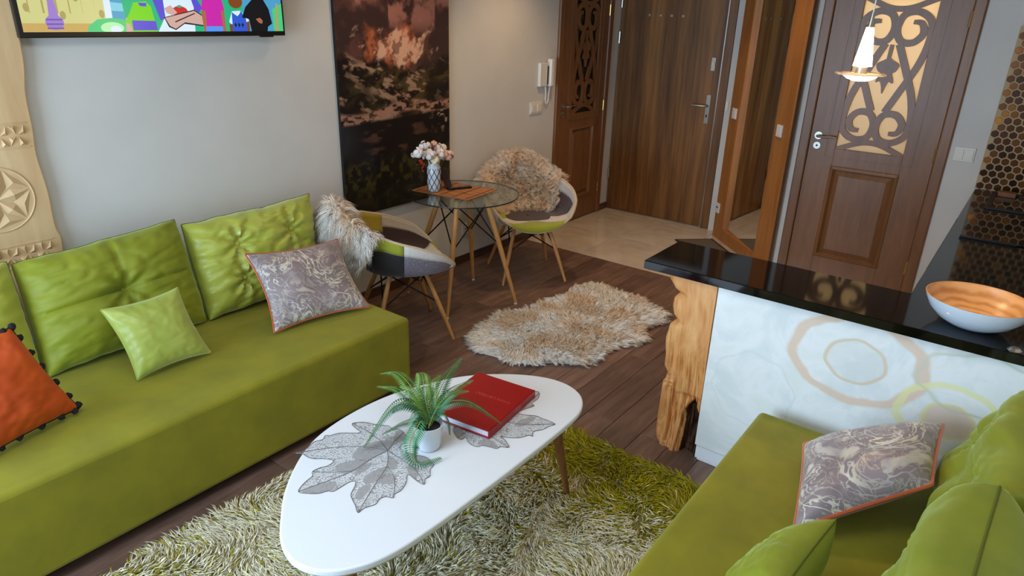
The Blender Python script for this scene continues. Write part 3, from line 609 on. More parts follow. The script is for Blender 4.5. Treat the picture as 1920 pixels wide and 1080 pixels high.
mcol = np.ones_like(img)*c3(26, 19, 15); mcol = lerp(mcol, c3(72, 60, 30), sm(0.44, 0.62, rk)*sm(-0.4, 0.5, dome)); mcol = lerp(mcol, c3(168, 134, 108), sm(0.535, 0.64, rk2)*0.92)
mcol = lerp(mcol, c3(150, 84, 56), sm(0.60, 0.74, fbm(X*10, Z*14, 5, 51))*sm(0.12, 0.0, np.abs(X-0.10))*0.8); mcol = lerp(mcol, c3(18, 13, 11), sm(0.55, 0.75, fbm(X*5+4, Z*6, 3, 55))*0.8)
img = img*(1-mt[..., None])+mcol*mt[..., None]
sh = sm(0.0, 0.025, 0.045-np.abs(Z-1.20+0.02*np.sin(X*9)-0.05*(X-0.45)))*sm(0.40, 0.56, fbm(X*30, Z*60, 4, 61)); img = lerp(img, c3(170, 124, 104), sh*0.9)
lake = sm(0, 0.02, 1.165-Z+0.03*(X-0.4)); lc = np.ones_like(img)*c3(14, 11, 11); lc = lerp(lc, c3(92, 62, 48), sm(0.50, 0.66, fbm(X*8, Z*22, 5, 71))*sm(0.17, 0.02, np.abs(Z-1.03))*sm(0.45, 0.1, np.abs(X-0.45))*0.85)
lc = lerp(lc, c3(150, 128, 112), sm(0.60, 0.68, fbm(X*30, Z*40, 3, 77))*sm(0.72, 0.85, X)*sm(1.0, 1.1, Z)); lc = lerp(lc, c3(40, 44, 48), sm(0.16, 0.0, X)*sm(0.9, 1.0, Z)*0.7); img = img*(1-lake[..., None])+lc*lake[..., None]
bu = fbm(X*26, Z*26, 4, 81, 0.6); bush = sm(-0.03, 0.05, 0.95-Z+0.10*(X-0.45)+0.16*(fbm(X*9, Z*9, 3, 91)-0.5)); bc = lerp(np.ones_like(img)*c3(11, 11, 8), c3(62, 58, 22), sm(0.46, 0.68, bu)*(0.25+0.75*sm(0.62, 0.8, Z)*sm(1.0, 0.85, Z))); img = img*(1-bush[..., None])+bc*bush[..., None]
V = np.stack([PXw, np.full_like(PXw, YW-0.0225), PZw], -1).reshape(-1, 3); ii = np.arange((nu-1)*nv_).reshape(nu-1, nv_)[:, :-1].ravel()
rawmesh('print', V, np.stack([ii, ii+nv_, ii+nv_+1, ii+1], 1), 'print_vcol', pic, np.c_[np.clip(img, 0, 1).reshape(-1, 3), np.ones(nu*nv_)])
# carved plank
cp = thing('carved_plank', 'tall pale pine plank carved with rosettes and star bands beside the television', 'wood carving', (0.86, YW, 0.2))
ed_ = spline([(1.082, 2.2), (1.085, 1.9), (1.074, 1.67), (1.068, 1.55), (1.05, 1.44), (1.046, 1.30), (1.038, 1.2), (1.048, 1.05), (1.046, 0.9), (1.058, 0.84), (1.052, 0.75), (1.05, 0.46)], 5)
led = [(2*0.86-a-0.01*math.sin(b*9), b) for a, b in ed_]
pg = MB(); YP = YW-0.04
outl = [tuple(q) for q in ed_]+led[::-1]; n = len(outl)
pg.add([(a, YP, b) for a, b in outl]+[(a, YW-0.001, b) for a, b in outl], [tuple(range(n)), tuple(range(2*n-1, n-1, -1))]+[(i, (i+1) % n, n+(i+1) % n, n+i) for i in range(n)])
pg.build('board', 'carved_pine', cp, bevel=0.006)
def chip(m, a, b, c, dep=0.012, dr=-1):
    """three-sided chip: a,b,c in (x,z); apex sunk or raised at the centroid"""
    g = ((a[0]+b[0]+c[0])/3, (a[1]+b[1]+c[1])/3)
    V = [(p[0], YP-0.0008, p[1]) for p in (a, b, c)]+[(g[0], YP+dr*dep, g[1])]; m.add(V, [(0, 1, 3), (1, 2, 3), (2, 0, 3)])
def ringtube(cx, cz, r, nm):
    MB().tube([(cx+r*math.cos(2*math.pi*i/40), YP-0.001, cz+r*math.sin(2*math.pi*i/40)) for i in range(40)], 0.0035, 6, closed=True).build(nm, 'carved_pine', cp, smooth=True)
for cx, cz, R_ in ((0.862, 1.042, 0.130), (0.862, 1.72, 0.130)):
    ringtube(cx, cz, R_, 'rosette_ring'); rot = math.radians(14)
    for k in range(6):
        a = rot+k*math.pi/3; m = MB(); tip = (cx+0.122*math.cos(a), cz+0.122*math.sin(a)); 
        for sd in (-1, 1):
            mid = (cx+0.064*math.cos(a+sd*0.42), cz+0.064*math.sin(a+sd*0.42)); V = [(cx, YP-0.001, cz), (mid[0], YP-0.001, mid[1]), (tip[0], YP-0.001, tip[1]), (cx+0.06*math.cos(a), YP-0.013, cz+0.06*math.sin(a))]
            m.add(V, [(0, 1, 3), (1, 2, 3), (2, 0, 3)])
        m.build('rosette_petal', 'carved_pine', cp)
        b_ = a+math.pi/6; m = MB(); chip(m, (cx+0.122*math.cos(a+0.06), cz+0.122*math.sin(a+0.06)), (cx+0.122*math.cos(a+math.pi/3-0.06), cz+0.122*math.sin(a+math.pi/3-0.06)), (cx+0.055*math.cos(b_), cz+0.055*math.sin(b_)), 0.010); m.build('rosette_chip', 'carved_pine', cp)
for zc in (1.285, 0.800):
    for dz in (-0.047, 0.047): MB().box(0.70, 1.022, YP-0.003, YP+0.002, zc+dz-0.002, zc+dz+0.002).build('band_line', 'carved_pine', cp)
    for k in range(5):
        cx = 0.735+k*0.062; 
        for q in range(4):
            a = q*math.pi/2; d1 = (math.cos(a), math.sin(a)); d2 = (math.cos(a+math.pi/2), math.sin(a+math.pi/2)); m = MB()
            chip(m, (cx+0.004*(d1[0]+d2[0]), zc+0.004*(d1[1]+d2[1])), (cx+0.029*d1[0]+0.004*d2[0], zc+0.040*d1[1]+0.004*d2[1]), (cx+0.029*(d1[0]+d2[0]), zc+0.040*(d1[1]+d2[1])), 0.014); m.build('star_chip', 'carved_pine', cp)
# intercom, switches, sockets
ic = thing('intercom', 'white intercom handset with looped cord beside the narrow door', 'intercom', (4.70, YW, 1.25))
MB().box(4.60, 4.70, YW-0.03, YW-0.001, 1.245, 1.425).build('base', 'white_plastic', ic, bevel=0.006)
MB().box(4.715, 4.765, YW-0.055, YW-0.008, 1.24, 1.455).build('handset', 'white_plastic', ic, bevel=0.012); MB().box(4.702, 4.713, YW-0.032, YW-0.02, 1.26, 1.40).build('cradle_slot', 'dark_slot', ic)
MB().tube(spline([(4.69, YW-0.02, 1.245), (4.70, YW-0.018, 1.19), (4.705, YW-0.015, 1.13), (4.72, YW-0.014, 1.105), (4.742, YW-0.016, 1.13), (4.742, YW-0.02, 1.19), (4.738, YW-0.03, 1.245)], 6), 0.006, 8).build('cord', 'white_plastic', ic, smooth=True)
def wallplate_y(name, label, cat, x, z, hw, hh, keys):
    r = thing(name, label, cat, (x, YW, z)); MB().box(x-hw, x+hw, YW-0.010, YW-0.0005, z-hh, z+hh).build('plate', 'white_plastic', r, bevel=0.003)
    for dx, dz, a, b, mt in keys: MB().box(x+dx-a, x+dx+a, YW-0.016, YW-0.009, z+dz-b, z+dz+b).build('rocker' if mt == 'white_plastic' else 'socket_hole', mt, r, bevel=0.001)
wallplate_y('light_switch', 'white double light switch below the intercom', 'switch', 4.59, 1.082, 0.082, 0.047, [(-0.04, 0, 0.027, 0.03, 'white_plastic'), (0.04, 0, 0.027, 0.03, 'white_plastic')])
wallplate_y('wall_socket', 'white wall socket behind the glass table', 'socket', 3.736, 0.266, 0.042, 0.042, [(0.01, 0, 0.004, 0.004, 'dark_slot'), (-0.01, 0, 0.004, 0.004, 'dark_slot')])
sw = thing('light_switch', 'white double light switch between ornamental door and copper tiles', 'switch', (XR, 0.341, 1.05))
MB().box(XR-0.010, XR-0.0005, 0.285, 0.397, 1.005, 1.093).build('plate', 'white_plastic', sw, bevel=0.003)
for yy in (0.315, 0.367): MB().box(XR-0.016, XR-0.009, yy-0.022, yy+0.022, 1.018, 1.080).build('rocker', 'white_plastic', sw, bevel=0.002)
# ceiling downlights
for k, (x, y) in enumerate(DOWN):
    o = MB().lathe([(0.045, ZC-0.012), (0.06, ZC-0.01), (0.062, ZC-0.001)], 20, (x, y, 0)).build('downlight', 'nickel', smooth=True)
    tag(o, ['recessed round ceiling downlight over the patchwork chair by the sofa', 'recessed round ceiling downlight over the armchair by the narrow door', 'recessed round ceiling downlight over the kitchen aisle', 'recessed round ceiling downlight over the entrance tiles'][k], 'downlight', 'ceiling downlights')

# ================================================================== KITCHEN
ZT, TT = 0.860, 0.036
# peninsula carcass with printed front panel and plinth
pn = thing('kitchen_peninsula', 'white peninsula with glossy ring-print front panel facing the sofa', 'kitchen counter', (2.6, 0.24, 0))
MB().box(2.49, 2.508, YR+0.002, 0.853, 0.077, ZT-TT).build('front_panel', 'ring_print', pn, bevel=0.0015)
pn.children[0].data.transform(Matrix.Translation((2.6, 0.24, 0))); pn.children[0].location = (-2.6, -0.24, 0)
MB().box(2.497, 2.512, YR+0.002, 0.838, 0.001, 0.0765).build('plinth', 'white_laminate', pn, bevel=0.001)
MB().box(2.509, 2.78, 0.25, 0.852, 0.001, ZT-TT).build('carcass', 'white_laminate', pn)
MB().box(2.509, 2.78, YR+0.002, 0.25, 0.001, ZT-TT).build('corner_carcass', 'white_laminate', pn)
# L-shaped worktop
wt = MB().prism([(2.457, 1.166), (2.457, YR+0.001), (5.045, YR+0.001), (5.045, 0.234), (2.803, 0.234), (2.803, 1.168)], ZT-TT, ZT).build('worktop', 'black_granite', bevel=0.003)
tag(wt, 'glossy black granite L-shaped worktop on the white peninsula', 'worktop')
for k, (a, b) in enumerate(((2.81, 3.55), (3.56, 4.30), (4.31, 5.04))):
    cb = thing('base_cabinet', ['white base cabinet under the worktop next to the peninsula', 'white base cabinet under the black hob', 'white base cabinet under the sink by the copper tiles'][k], 'cabinet', ((a+b)/2, -0.1, 0), 'kitchen base cabinets')
    MB().box(a, b, YR+0.002, 0.19, 0.0015, ZT-TT).build('body', 'white_laminate', cb); d = MB().box(a+0.003, b-0.003, 0.191, 0.209, 0.1, ZT-TT-0.004).build('door', 'white_laminate', cb, bevel=0.001)
    MB().tube([(a+0.25, 0.235, 0.76), (b-0.25, 0.235, 0.76)], 0.005, 8).tube([(a+0.27, 0.208, 0.76), (a+0.27, 0.235, 0.76)], 0.004, 6).tube([(b-0.27, 0.208, 0.76), (b-0.27, 0.235, 0.76)], 0.004, 6).build('handle', 'nickel', d, smooth=True)
# hob and sink
hb = thing('hob', 'black glass hob reflecting copper tiles on the worktop', 'hob', (4.08, -0.06, ZT)); MB().box(3.79, 4.40, -0.31, 0.178, ZT, ZT+0.006).build('glass_plate', 'hob_glass', hb, bevel=0.001)
MB().box(3.772, 3.789, -0.045, 0.182, ZT, ZT+0.012).build('front_rim', 'black_plastic', hb, bevel=0.002)
sk = thing('kitchen_sink', 'black square sink set in the worktop before the copper tiles', 'sink', (4.75, -0.08, ZT))
m = MB()
for a, b, c, d in ((4.50, 4.99, 0.115, 0.143), (4.50, 4.99, -0.31, -0.285), (4.50, 4.53, -0.285, 0.115), (4.96, 4.99, -0.285, 0.115)): m.box(a, b, c, d, ZT, ZT+0.010)
m.build('rim', 'sink_black', sk, bevel=0.002); MB().box(4.53, 4.96, -0.285, 0.115, ZT+0.0003, ZT+0.0015).build('basin', 'hob_glass', sk)
MB().box(4.90, 4.955, 0.02, 0.11, ZT+0.0015, ZT+0.03).build('brown_block', 'leg_walnut', sk, bevel=0.003)  # small brown block at the far corner of the basin
# copper hexagon tiles
hx = thing('hexagon_splashback', 'copper brown hexagon mosaic splashback above the sink', 'splashback', (5.075, -0.07, ZT))
MB().box(5.052, XR-0.0005, YR+0.001, 0.238, ZT+0.001, 1.80).build('grout', 'hex_grout', hx)
HP = 0.0455; hr = HP*0.5*0.88
me = bpy.data.meshes.new('hexagon_tile'); V = [(0.002, hr/0.866*math.sin(math.pi/3*i), hr/0.866*math.cos(math.pi/3*i)) for i in range(6)]+[(-0.004, 0.88*hr/0.866*math.sin(math.pi/3*i), 0.88*hr/0.866*math.cos(math.pi/3*i)) for i in range(6)]
me.from_pydata(V, [], [tuple(range(5, -1, -1)), tuple(range(6, 12))]+[(i, (i+1) % 6, 6+(i+1) % 6, 6+i) for i in range(6)]); me.materials.append(M['copper_tile']); me.update()
cnt = 0; z = ZT+0.022; r_ = 0; rest = MB()
while z < 1.79:
    y = 0.214-(HP/2 if r_ % 2 else 0)
    while y > YR+0.02:
        if (y > -0.16 or z < 1.1) and cnt < 300:
            o = bpy.data.objects.new('hexagon_tile', me); COL.objects.link(o); o.parent = hx; o.location = (5.0515-5.075, y+0.07, z-ZT); cnt += 1
        else: rest.add([(5.0515+p[0], y+p[1], z+p[2]) for p in V], [tuple(q.vertices) for q in me.polygons])
        y -= HP
    z += HP*0.866; r_ += 1
rest.build('far_hexagon_tiles', 'copper_tile', hx)['kind'] = 'stuff'
# bowl
bw = thing('bowl', 'wide bowl, white outside and bamboo inside, on the black worktop', 'bowl', (2.615, 0.022, ZT))
prof = [(0.0, 0.001), (0.05, 0.001), (0.075, 0.006), (0.11, 0.026), (0.138, 0.055), (0.153, 0.085), (0.157, 0.098)]
MB().lathe(prof, 56, (2.615, 0.022, ZT), cap=False).build('shell', 'bowl_white', bw, smooth=True, angle=60)
inn = [(0.157, 0.098), (0.1545, 0.0985), (0.149, 0.088), (0.133, 0.060), (0.105, 0.032), (0.07, 0.014), (0.0, 0.009)]
MB().lathe(inn, 56, (2.615, 0.022, ZT), cap=False).build('bamboo_lining', 'bamboo', bw, smooth=True, angle=60)
o = MB().lathe([(0.0, 0.0), (0.018, 0.0), (0.02, 0.004), (0.012, 0.012), (0.0, 0.012)], 18, (2.475, -0.105, ZT)).build('bottle_stopper', 'steel', smooth=True); tag(o, 'small metal bottle stopper on the worktop beside the bowl', 'stopper')
# log post
lg = thing('log_post', 'rough split log post carrying the end of the black worktop', 'log post', (2.57, 0.96, 0))
prf = [(0.0, 1.035), (0.02, 1.043), (0.05, 1.049), (0.147, 1.052), (0.225, 1.052), (0.302, 1.052), (0.352, 1.036), (0.377, 1.056), (0.438, 1.059), (0.519, 1.060), (0.586, 1.046), (0.613, 1.016), (0.64, 1.036), (0.675, 1.045), (0.71, 1.042), (0.741, 1.016), (0.755, 1.046), (0.79, 1.070), (ZT-TT-0.0005, 1.074)]
zz = np.array([p[0] for p in prf]); yl = np.array([p[1] for p in prf]); zs = np.linspace(0, ZT-TT-0.0005, 130)
def section(y0_, y1_):
    """outline of the split log: flat face to the room, rounded bark side"""
    xf, xb, r = 2.482, 2.668, min(0.055, (y1_-y0_)*0.4); P = [(xf, y0_+(y1_-r-y0_)*i/70, -1, 0) for i in range(71)]
    for i in range(1, 15): a = math.pi/2*i/14; P.append((xf+r-r*math.cos(a), y1_-r+r*math.sin(a), -math.cos(a), math.sin(a)))
    P += [(xf+r+(xb-r-xf-r)*i/6, y1_, 0, 1) for i in range(1, 6)]
    for i in range(0, 9): a = math.pi/2*i/8; P.append((xb-r+r*math.sin(a), y1_-r+r*math.cos(a), math.sin(a), math.cos(a)))
    P += [(xb, y1_-r-(y1_-r-y0_)*i/8, 1, 0) for i in range(1, 9)]+[(xb-(xb-xf)*i/8, y0_, 0, 0) for i in range(1, 8)]
    return np.array(P)
P = []; CH = []
for z in zs:
    y1_ = float(np.interp(z, zz, yl)); q = section(0.8545, y1_); x_, y_, nx, ny = q.T; one = np.ones_like(x_)*z
    s1 = np.cumsum(np.r_[0, np.hypot(np.diff(x_), np.diff(y_))])*26; low = float(sm(0.60, 0.40, np.array(z)))
    g1 = np.abs(fbm(s1*1.0+4+0.5*np.sin(one*5), one*1.1, 3, 8)-0.5)*2; g2 = np.abs(fbm(s1*2.3+14+0.7*np.sin(one*4+1), one*1.6+3, 3, 18)-0.5)*2
    dsp = 0.012*(fbm(s1*0.6+2, one*6, 3, 28)-0.5)+low*(-0.024*(1-g1).clip(0)**9-0.012*(1-g2).clip(0)**10)-(1-low)*0.004*(1-g1).clip(0)**14
    left = sm(0.955, 1.0, y_); dsp = np.where((nx < -0.5) & (z > 0.30), dsp*(0.18+0.82*np.maximum(left, low*0.5)), dsp)
    top_ = 0.285-0.9*np.abs(y_-0.885)-18*(y_-0.885)**2+0.02*(fbm(y_*40, one*0, 2, 3)-0.5)
    cav = np.where(nx < -0.5, sm(0.0, 0.03, top_-z)*sm(0.940, 0.905, y_+0.008*np.sin(one*14)), 0.0)
    dsp = dsp-cav*(0.045+0.03*(fbm(y_*60, one*5, 3, 38)-0.5)); fl = 0.010*float(sm(0.10, 0.0, np.array(z)))*(nx < -0.1)
    xx = x_+nx*dsp; yy = np.maximum(y_+ny*dsp, 0.8545); xx = np.maximum(xx, 2.459); P.append(np.stack([xx, yy, one], 1)); CH.append(cav)
P = np.array(P); CH = np.array(CH); NL = P.shape[1]
top = MB().grid(P, cv=True); nF = len(top.f)
for q in range(nF):
    i, j = divmod(q, NL)
    if CH[i, j] > 0.45: top.m[q] = 1
n = len(top.v); top.f.append(tuple(range(NL))[::-1]); top.m.append(0); top.f.append(tuple(range(n-NL, n))); top.m.append(0)
top.build('trunk', ['log_wood', 'char_wood'], lg, smooth=True, angle=60)
# pendant lamp
pd = thing('pendant_lamp', 'small glowing cone pendant lamp with a round glass disc over the peninsula', 'pendant lamp', (2.63, 0.531, 1.61))
pc = (2.63, 0.531, 1.632)
MB().tube([(pc[0], pc[1], pc[2]+0.19), (pc[0], pc[1], ZC-0.02)], 0.0022, 6).build('cable', 'white_plastic', pd)
MB().lathe([(0.05, 0), (0.05, -0.02), (0.0, -0.022)], 20, (pc[0], pc[1], ZC-0.0005)).build('ceiling_rose', 'nickel', pd, smooth=True)
MB().lathe([(0.0, 0.195), (0.005, 0.195), (0.009, 0.165), (0.013, 0.15), (0.0, 0.15)], 18, pc).build('cap', 'nickel', pd, smooth=True)
MB().lathe([(0.012, 0.150), (0.030, 0.028), (0.0, 0.028)], 24, pc).build('cone_shade', 'lamp_glass', pd, smooth=True)
MB().lathe([(0.0, 0.028), (0.018, 0.026), (0.018, 0.004), (0.0, 0.004)], 20, pc).build('socket', 'nickel', pd, smooth=True)
MB().lathe([(0.0, 0.004), (0.079, 0.006), (0.081, 0.003), (0.079, 0.0), (0.0, -0.001)], 40, pc).build('disc', 'disc_glass', pd, smooth=True)
MB().lathe([(0.055, -0.002), (0.042, -0.012), (0.022, -0.019), (0.0, -0.021)], 28, pc).build('bulb', 'lamp_bulb', pd, smooth=True)
l = bpy.data.lights.new('pendant_light', 'POINT'); l.energy = 7; l.color = WARM; l.shadow_soft_size = 0.03; o = bpy.data.objects.new('pendant_light', l); COL.objects.link(o); o.location = (pc[0], pc[1], pc[2]-0.05)

# ================================================================== SOFAS AND CUSHIONS
def cushion(name, parent, mat, C, thick, back=None, n=44, conc=0.06, pw=0.55, tufts=(), seams=(), wr=0.004, seed=0, fold=0.01, pip=None, pipr=0.004, nf=3.0, no=4, gather=0.5, side=None, wob=0.0):
    """C: TL, TR, BR, BL corners (world); bulges both ways along the normal"""
    TL, TR, BR, BL = [np.array(c, float) for c in C]; nrm = np.cross(TR-TL, BL-TL); nrm = -nrm/np.linalg.norm(nrm)
    if nrm@(CAM-TL) < 0: nrm = -nrm
    u = np.linspace(-1, 1, n); U, Vv = np.meshgrid(u, u, indexing='ij'); U = np.sign(U)*(1-(1-np.abs(U))**1.25); Vv = np.sign(Vv)*(1-(1-np.abs(Vv))**1.25)
    Ue = U*(1-(conc if side is None else side)*(1-Vv**2)); Ve = Vv*(1-conc*(1-U**2))+wob*np.abs(Vv)**3*(fbm(U*2.6+seed, Vv*0+3.3+np.sign(Vv), 3, seed+7)-0.5)*2; Ue = Ue+0.2*wob*np.abs(U)**3*(fbm(Vv*2.6+seed, U*0+8.3+np.sign(U), 3, seed+9)-0.5)*2
    a = ((Ue+1)/2)[..., None]; b = ((Ve+1)/2)[..., None]
    base = (BL*(1-a)+BR*a)*(1-b)+(TL*(1-a)+TR*a)*b
    prof = ((1-np.abs(U)**3)*(1-np.abs(Vv)**3)).clip(0)**pw
    W = np.linalg.norm(TR-TL)/2; Hh = np.linalg.norm(TL-BL)/2
    edge = prof**0.5
    nsx = (fbm(U*nf+seed*3.1+9, Vv*nf+7+seed, no, seed)-0.5)
    ridg = np.abs(fbm(U*2.2+Vv*1.3+seed*2+5, Vv*4.5-U*1.1+3, 3, seed+3)-0.5)*2
    h = thick*prof+wr*edge*nsx*2.2-fold*0.8*edge*(1-ridg)**6
    # gathers at the border
    h = h+fold*gather*edge*np.exp(-((1-np.maximum(np.abs(U), np.abs(Vv)))/0.22)**2)*np.sin((np.arctan2(Vv, U))*23+9*nsx)
    for tu, tv, dep, rad in tufts:
        dx, dy = (U-tu)*W, (Vv-tv)*Hh; r = np.sqrt(dx*dx+dy*dy); th = np.arctan2(dy, dx)
        h = h-dep*np.exp(-(r/rad)**1.0)+fold*1.3*np.sin(th*7+seed)*np.exp(-(r/(rad*1.5))**2)*(r/rad).clip(0, 1)
    for ax, pos, dep, lo, hi in seams:
        q = (Vv if ax == 'v' else U); o_ = (U if ax == 'v' else Vv); h = h-dep*np.exp(-np.abs(q-pos)/0.02)*edge*((o_ > lo) & (o_ < hi))-dep*0.7*np.exp(-np.abs(q-pos)/0.10)*edge*((o_ > lo) & (o_ < hi))
    F_ = base+nrm*h[..., None]; B_ = base-nrm*((thick if back is None else back)*prof)[..., None]
    idx = np.arange(n*n).reshape(n, n); m = MB(); m.grid(F_)
    bidx = idx.copy(); cur = n*n; Vb = []
    for i in range(n):
        for j in range(n):
            if 0 < i < n-1 and 0 < j < n-1: bidx[i, j] = cur; cur += 1; Vb.append(B_[i, j])
    m.v += [tuple(p) for p in Vb]
    for i in range(n-1):
        for j in range(n-1): m.f.append((bidx[i, j], bidx[i, j+1], bidx[i+1, j+1], bidx[i+1, j])); m.m.append(1)
    mats = mat if isinstance(mat, list) else [mat, mat]
    o = m.build(name, mats, parent, smooth=True, angle=75)
    border = [F_[i, 0] for i in range(n)]+[F_[n-1, j] for j in range(1, n)]+[F_[i, n-1] for i in range(n-2, -1, -1)]+[F_[0, j] for j in range(n-2, 0, -1)]
    if pip: MB().tube(border[::2], pipr, 6, closed=True).build('piping', pip, parent, smooth=True)
    def surf(tu, tv):
        i = np.argmin(np.abs(U[:, 0]-tu)); j = np.argmin(np.abs(Vv[0]-tv)); return F_[i, j], nrm
    return o, surf, border
def buttons(root, surf, pts, mat='cushion_velvet'):
    for tu, tv in pts:
        p, nn = surf(tu, tv); MB().sphere(p+nn*0.004, 0.013, 12, 8).build('button', mat, root, smooth=True)
def box_sofa(name, label, x0, x1, y0, y1, top, mat):
    s = thing(name, label, 'sofa', ((x0+x1)/2, (y0+y1)/2, 0))
    MB().box(x0, x1, y0, y1, 0.045, top).build('seat_box', mat, s, smooth=True, bevel=0.022, seg=4)
    for x in (x0+0.06, x1-0.06):
        for y in (y0+0.06, y1-0.06): MB().lathe([(0.02, 0.0005), (0.024, 0.046)], 14, (x, y, 0)).build('foot', 'black_plastic', s)
    return s
SLZ = 0.405
sl = box_sofa('sofa', 'long green velvet box sofa along the wall under the television', 0.02, 2.115, 2.205, 3.245, SLZ, 'sofa_velvet')
def back_cushion(label, mat, C, thick, tufts, seams, seed, wr=0.006, fold=0.013, conc=0.05):
    cx = np.mean(np.array(C), 0); r = thing('back_cushion', label, 'cushion', (cx[0], cx[1], SLZ), 'green velvet back cushions')
    o, sf, bd = cushion('cover', r, mat, C, thick, n=60, conc=conc, side=0.0, wob=0.045, pw=0.46, tufts=[(a, b, 0.05, 0.055) for a, b in tufts], seams=seams, seed=seed, wr=wr, fold=fold, pip='seam_green', pipr=0.0028)
    buttons(r, sf, tufts, mat); return r
back_cushion('green tufted back cushion with one button behind the small green cushion', 'cushion_velvet', [(0.806, 3.05, 0.835), (1.466, 3.06, 0.872), (1.455, 2.885, SLZ+0.005), (0.778, 2.86, SLZ+0.005)], 0.135, [(0.02, 0.02)], [('v', 0.02, 0.012, -1, 1), ('u', 0.02, 0.010, 0.02, 1)], 2)
back_cushion('shiny lighter green tufted back cushion at the right end of the long sofa', 'cushion_velvet_shiny', [(1.483, 3.04, 0.845), (2.205, 3.05, 0.855), (2.09, 2.90, SLZ+0.005), (1.468, 2.875, SLZ+0.005)], 0.135, [(-0.42, 0.36), (0.46, 0.36), (-0.42, -0.40), (0.46, -0.40)], [], 5, fold=0.016)
back_cushion('pale green back cushion at the left edge behind the orange cushion', 'cushion_velvet_shiny', [(0.10, 3.05, 0.835), (0.793, 3.05, 0.845), (0.766, 2.86, SLZ+0.005), (0.07, 2.85, SLZ+0.005)], 0.125, [(-0.42, 0.36), (0.42, 0.36)], [], 8)
def throw_cushion(label, mat, C, thick, cat='cushion', zr=SLZ, **k):
    cx = np.mean(np.array(C), 0); r = thing('throw_cushion', label, cat, (cx[0], cx[1], zr)); o, sf, bd = cushion('cover', r, mat, C, thick, **k); return r, bd
throw_cushion('grey paisley cushion with thin orange piping leaning on the long sofa', ['paisley', 'orange_satin'], [(1.60, 2.73, 0.742), (2.10, 2.70, 0.700), (2.045, 2.415, 0.425), (1.575, 2.525, 0.420)], 0.062, conc=0.11, wr=0.006, fold=0.004, seed=11, pip='orange_satin', pipr=0.0045)
throw_cushion('small plain satin green cushion standing on the long sofa', 'cushion_small_green', [(0.955, 2.70, 0.690), (1.262, 2.70, 0.690), (1.290, 2.560, 0.420), (0.985, 2.565, 0.418)], 0.065, conc=0.10, fold=0.004, wr=0.005, seed=13, pip='cushion_small_green', pipr=0.0022)
oc, bd = throw_cushion('orange velvet cushion edged with black pompoms at the left edge', 'orange_velvet', [(0.33, 2.53, 0.745), (0.640, 2.61, 0.757), (0.752, 2.505, 0.425), (0.385, 2.405, 0.425)], 0.075, conc=0.06, fold=0.010, wr=0.012, nf=1.8, no=2, seed=17, gather=0.2, pip='black_yarn', pipr=0.003)
L = len(bd)
for k in range(26):
    p = bd[int(k*L/26)]; nn = 14
    b = MB(); P = np.zeros((9, nn, 3))
    b.sphere(p+np.array([0.004, -0.002, 0.0]), 0.0125, 10, 7); b.v = [(x+random.gauss(0, 0.0012), y+random.gauss(0, 0.0012), z+random.gauss(0, 0.0012)) for x, y, z in b.v]; b.build('pompom', 'black_yarn', oc, smooth=True)
SRZ = 0.40
sr = box_sofa('sofa', 'green velvet box sofa in front of the white peninsula panel', 0.36, 2.405, YR+0.03, 0.590, SRZ, 'sofa_velvet')
def back_cushion_r(label, x0, x1, seed, dy=0, dz=0):
    C = [(x1, -0.205+dy*0.7, 0.80+dz), (x0, -0.205+dy, 0.80+dz), (x0-0.02, -0.115+dy*0.4, SRZ+0.005), (x1+0.02, -0.115+dy*0.3, SRZ+0.005)]
    r = thing('back_cushion', label, 'cushion', ((x0+x1)/2, -0.16, SRZ), 'green velvet back cushions')
    o, sf, bd = cushion('cover', r, 'cushion_velvet', C, 0.135, n=60, conc=0.03, wob=0.03, side=0.0, pw=0.33, tufts=[(-0.42, 0.2, 0.03, 0.05), (0.42, 0.2, 0.03, 0.05)], seams=[('v', 0.55, 0.005, -1, 1)], seed=seed, wr=0.034, fold=0.008, gather=0.0, nf=1.7, no=2, pip='seam_green', pipr=0.003)
    buttons(r, sf, [(-0.42, 0.2), (0.42, 0.2)], 'cushion_velvet')
back_cushion_r('plump green back cushion beside the peninsula on the right sofa', 1.74, 2.385, 21); back_cushion_r('plump creased green back cushion at the bottom right corner', 1.02, 1.70, 26, 0.11, 0.03)
throw_cushion('grey paisley cushion with orange sides lying on the right sofa', ['paisley', 'orange_satin'], [(2.19, 0.375, 0.455), (2.375, 0.012, 0.59), (2.02, -0.005, 0.575), (1.745, 0.275, 0.445)], 0.085, back=0.055, zr=SRZ, conc=0.03, wr=0.006, fold=0.004, seed=31, pip='orange_satin', pipr=0.006)
throw_cushion('small green cushion tucked before the paisley one on the right sofa', 'cushion_velvet', [(1.625, 0.165, 0.625), (1.28, 0.20, 0.63), (1.245, 0.34, SRZ+0.02), (1.56, 0.30, SRZ+0.02)], 0.075, zr=SRZ, conc=0.08, fold=0.006, wr=0.006, seed=35, pip='seam_green', pipr=0.0022)

# ================================================================== COFFEE TABLE AND WHAT IS ON IT
OUT = [(1.943, 1.112), (1.986, 1.160), (2.008, 1.228), (2.001, 1.307), (1.966, 1.388), (1.905, 1.474), (1.835, 1.545), (1.759, 1.599), (1.660, 1.645), (1.541, 1.686), (1.420, 1.705), (1.290, 1.704), (1.174, 1.684), (1.085, 1.646), (0.997, 1.587), (0.915, 1.515), (0.845, 1.432), (0.802, 1.373), (0.780, 1.322), (0.771, 1.268), (0.783, 1.212), (0.815, 1.163), (0.860, 1.128), (0.917, 1.101), (0.996, 1.084), (1.124, 1.074), (1.272, 1.069), (1.438, 1.066), (1.635, 1.066), (1.793, 1.070), (1.880, 1.082)]
ct = thing('coffee_table', 'white egg-shaped coffee table on tapered wooden legs over the shag rug', 'table', (1.4, 1.36, 0))
ol = [tuple(q) for q in spline(OUT, 4, True)]; ZTAB = 0.45
